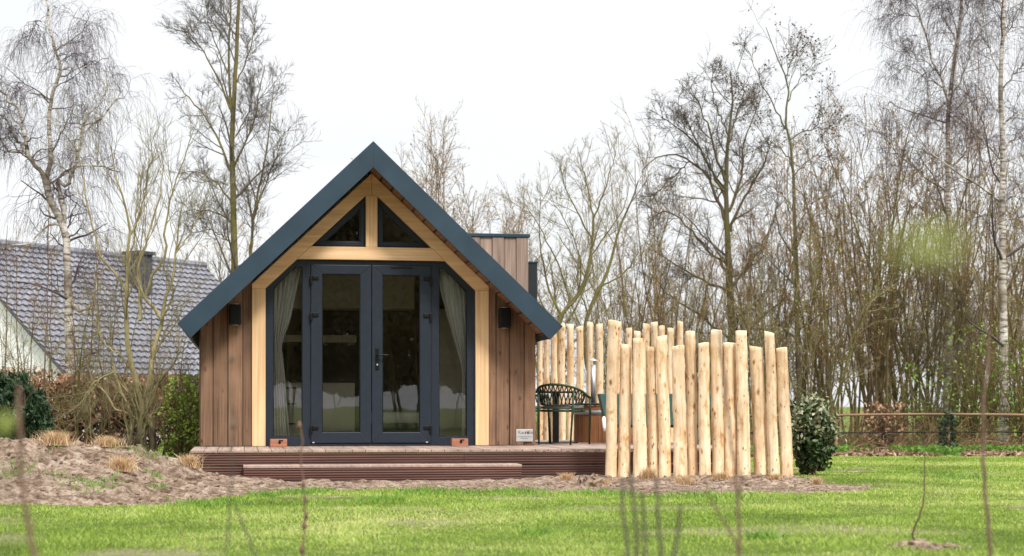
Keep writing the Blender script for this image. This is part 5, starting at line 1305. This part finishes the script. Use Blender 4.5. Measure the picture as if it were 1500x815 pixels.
for i, (pth, lab) in enumerate((([(912, 700), (915, 750), (918, 815)], 'leftmost blurred grey stem of the low cluster before the stakes'), ([(922, 690), (930, 750), (934, 815)], 'second blurred grey stem of the low cluster before the stakes'), ([(940, 720), (943, 770), (944, 815)], 'thinnest middle stem of the low cluster before the stakes'), ([(961, 700), (965, 760), (969, 815)], 'thick fourth stem of the low cluster before the stakes'), ([(998, 740), (993, 780), (988, 815)], 'rightmost stem of the low cluster before the stakes'))):
    stem(pth, 4.2, .0058 if i != 2 else .004, .004, lab, M_stemg, 0, group='low cluster of blurred grey stems')
stem([(1052, 470), (1058, 530), (1066, 600), (1072, 660), (1080, 730), (1083, 815)], 4.8, .0055, .0035, 'tall dark stem leaning across the front stakes', M_stem, 0, [[(1083, 808), (1070, 780), (1052, 750), (1036, 718)], [(1081, 740), (1085, 715), (1088, 690)]])
stem([(1450, 480), (1447, 530), (1440, 600), (1441, 680), (1446, 760), (1450, 815)], 5.2, .0068, .0045, 'tall reddish-brown stem near the right edge', M_stem, 0)
stem([(1354, 668), (1352, 700), (1351, 735), (1349, 760)], 9.4, .0028, .002, 'thin grey sapling stem upright on the lawn at right', M_stemg, 0, extend=False) if False else None
# planted sapling with heap
x, Y = P3(1345, 802, 9.42)[0], 9.42
stem([(1355, 668), (1354, 700), (1352, 735), (1345, 762), (1337, 780), (1342, 800)], 9.42, .0062, .0028, 'thin bent sapling planted in a small soil heap on the lawn', M_bark_brown, 0, name='planted_sapling', group='planted sapling')
# young leaf bud very close to the lens, on its thin twig
tw = stem([(1352, 362), (1362, 500), (1380, 815)], .66, .0008, .0006, 'green leaf buds on a hair-thin twig close to the camera, badly blurred', M_stemg, 0, name='budding_twig', group='budding twig', wob=0)
bx = np.array(P3(1362, 360, .66)) - np.array(tw.location)
m = MB()
for dx, dz, l_ in ((-.009, -.001, .010), (-.002, 0, .012), (.003, .001, .014), (.004, -.002, .012)):
    p = bx + np.array([dx, 0, dz]); m.tube([p + np.array([-l_ * .6, 0, 0]), p, p + np.array([l_ * .6, 0, .001])], [.0012, .0046, .0010], 6)
m.build('leaf_buds', L_bud, tw, smooth=True)
tw2 = stem([(8, 615), (12, 700), (16, 815)], 1.6, .0012, .001, 'small green-tipped twig at the left edge, close and blurred', M_stemg, 0, name='budding_twig', group='budding twig', wob=0)
bx = np.array(P3(8, 622, 1.6)) - np.array(tw2.location)
MB().tube([bx + np.array([-.004, 0, -.014]), bx, bx + np.array([.003, 0, .012])], [.001, .006, .001], 6).build('leaf_buds', L_bud, tw2, smooth=True)

# ------------------------------------------------------------------ sky, sun, camera
wd_ = bpy.data.worlds.new('World'); bpy.context.scene.world = wd_; wd_.use_nodes = True
nt = wd_.node_tree; bg = nt.nodes['Background']
sky = nt.nodes.new('ShaderNodeTexSky'); sky.sky_type = 'NISHITA'; sky.sun_disc = False
SE, SR = R(46), R(152)
sky.sun_elevation = SE; sky.sun_rotation = SR; sky.air_density = 1; sky.dust_density = 3
tc = nt.nodes.new('ShaderNodeTexCoord'); sp = nt.nodes.new('ShaderNodeSeparateXYZ'); nt.links.new(tc.outputs['Generated'], sp.inputs[0])
mr = nt.nodes.new('ShaderNodeMapRange'); mr.inputs[1].default_value = .22; mr.inputs[2].default_value = 1; mr.inputs[3].default_value = 4.6; mr.inputs[4].default_value = 13.0
nt.links.new(sp.outputs['Z'], mr.inputs[0])
mp = nt.nodes.new('ShaderNodeMapping'); mp.inputs['Scale'].default_value = (1.5, 1.5, 5); nt.links.new(tc.outputs['Generated'], mp.inputs[0])
nz = N(nt, 'ShaderNodeTexNoise', Scale=1.6, Detail=5.0, Roughness=.5); nt.links.new(mp.outputs[0], nz.inputs['Vector'])
rp = ramp(nt, [(.3, (.93, .95, .975)), (.62, (1.05, 1.055, 1.06))], nz.outputs['Fac'])
vm = nt.nodes.new('ShaderNodeVectorMath'); vm.operation = 'SCALE'; nt.links.new(rp.outputs[0], vm.inputs[0]); nt.links.new(mr.outputs[0], vm.inputs['Scale'])
col = mixc(nt, sky.outputs[0], vm.outputs[0], .93)
nt.links.new(col, bg.inputs[0]); bg.inputs[1].default_value = .10
sl_ = bpy.data.lights.new('Sun', 'SUN'); sl_.energy = 1.5; sl_.angle = R(10); sl_.color = (1, .96, .90)
so_ = bpy.data.objects.new('Sun', sl_); C.objects.link(so_)
# light comes from behind-left of the camera, high
dirv = Vector((math.sin(SR) * math.cos(SE), math.cos(SR) * math.cos(SE), math.sin(SE)))
so_.rotation_euler = dirv.to_track_quat('Z', 'Y').to_euler()

cam = bpy.data.cameras.new('Camera'); co = bpy.data.objects.new('Camera', cam); C.objects.link(co)
co.location = (0, 0, EYE); co.rotation_euler = (R(90), 0, 0)
cam.sensor_width = 36; cam.lens = 60; cam.shift_y = (HY - 407.5) / 1500; cam.clip_end = 3000; cam.clip_start = .05
cam.dof.use_dof = True; cam.dof.focus_distance = 18.8; cam.dof.aperture_fstop = 2.8
sc = bpy.context.scene; sc.camera = co
sc.view_settings.view_transform = 'Standard'; sc.view_settings.look = 'None'; sc.view_settings.exposure = 1.15; sc.view_settings.gamma = 1
sc.render.engine = 'CYCLES'
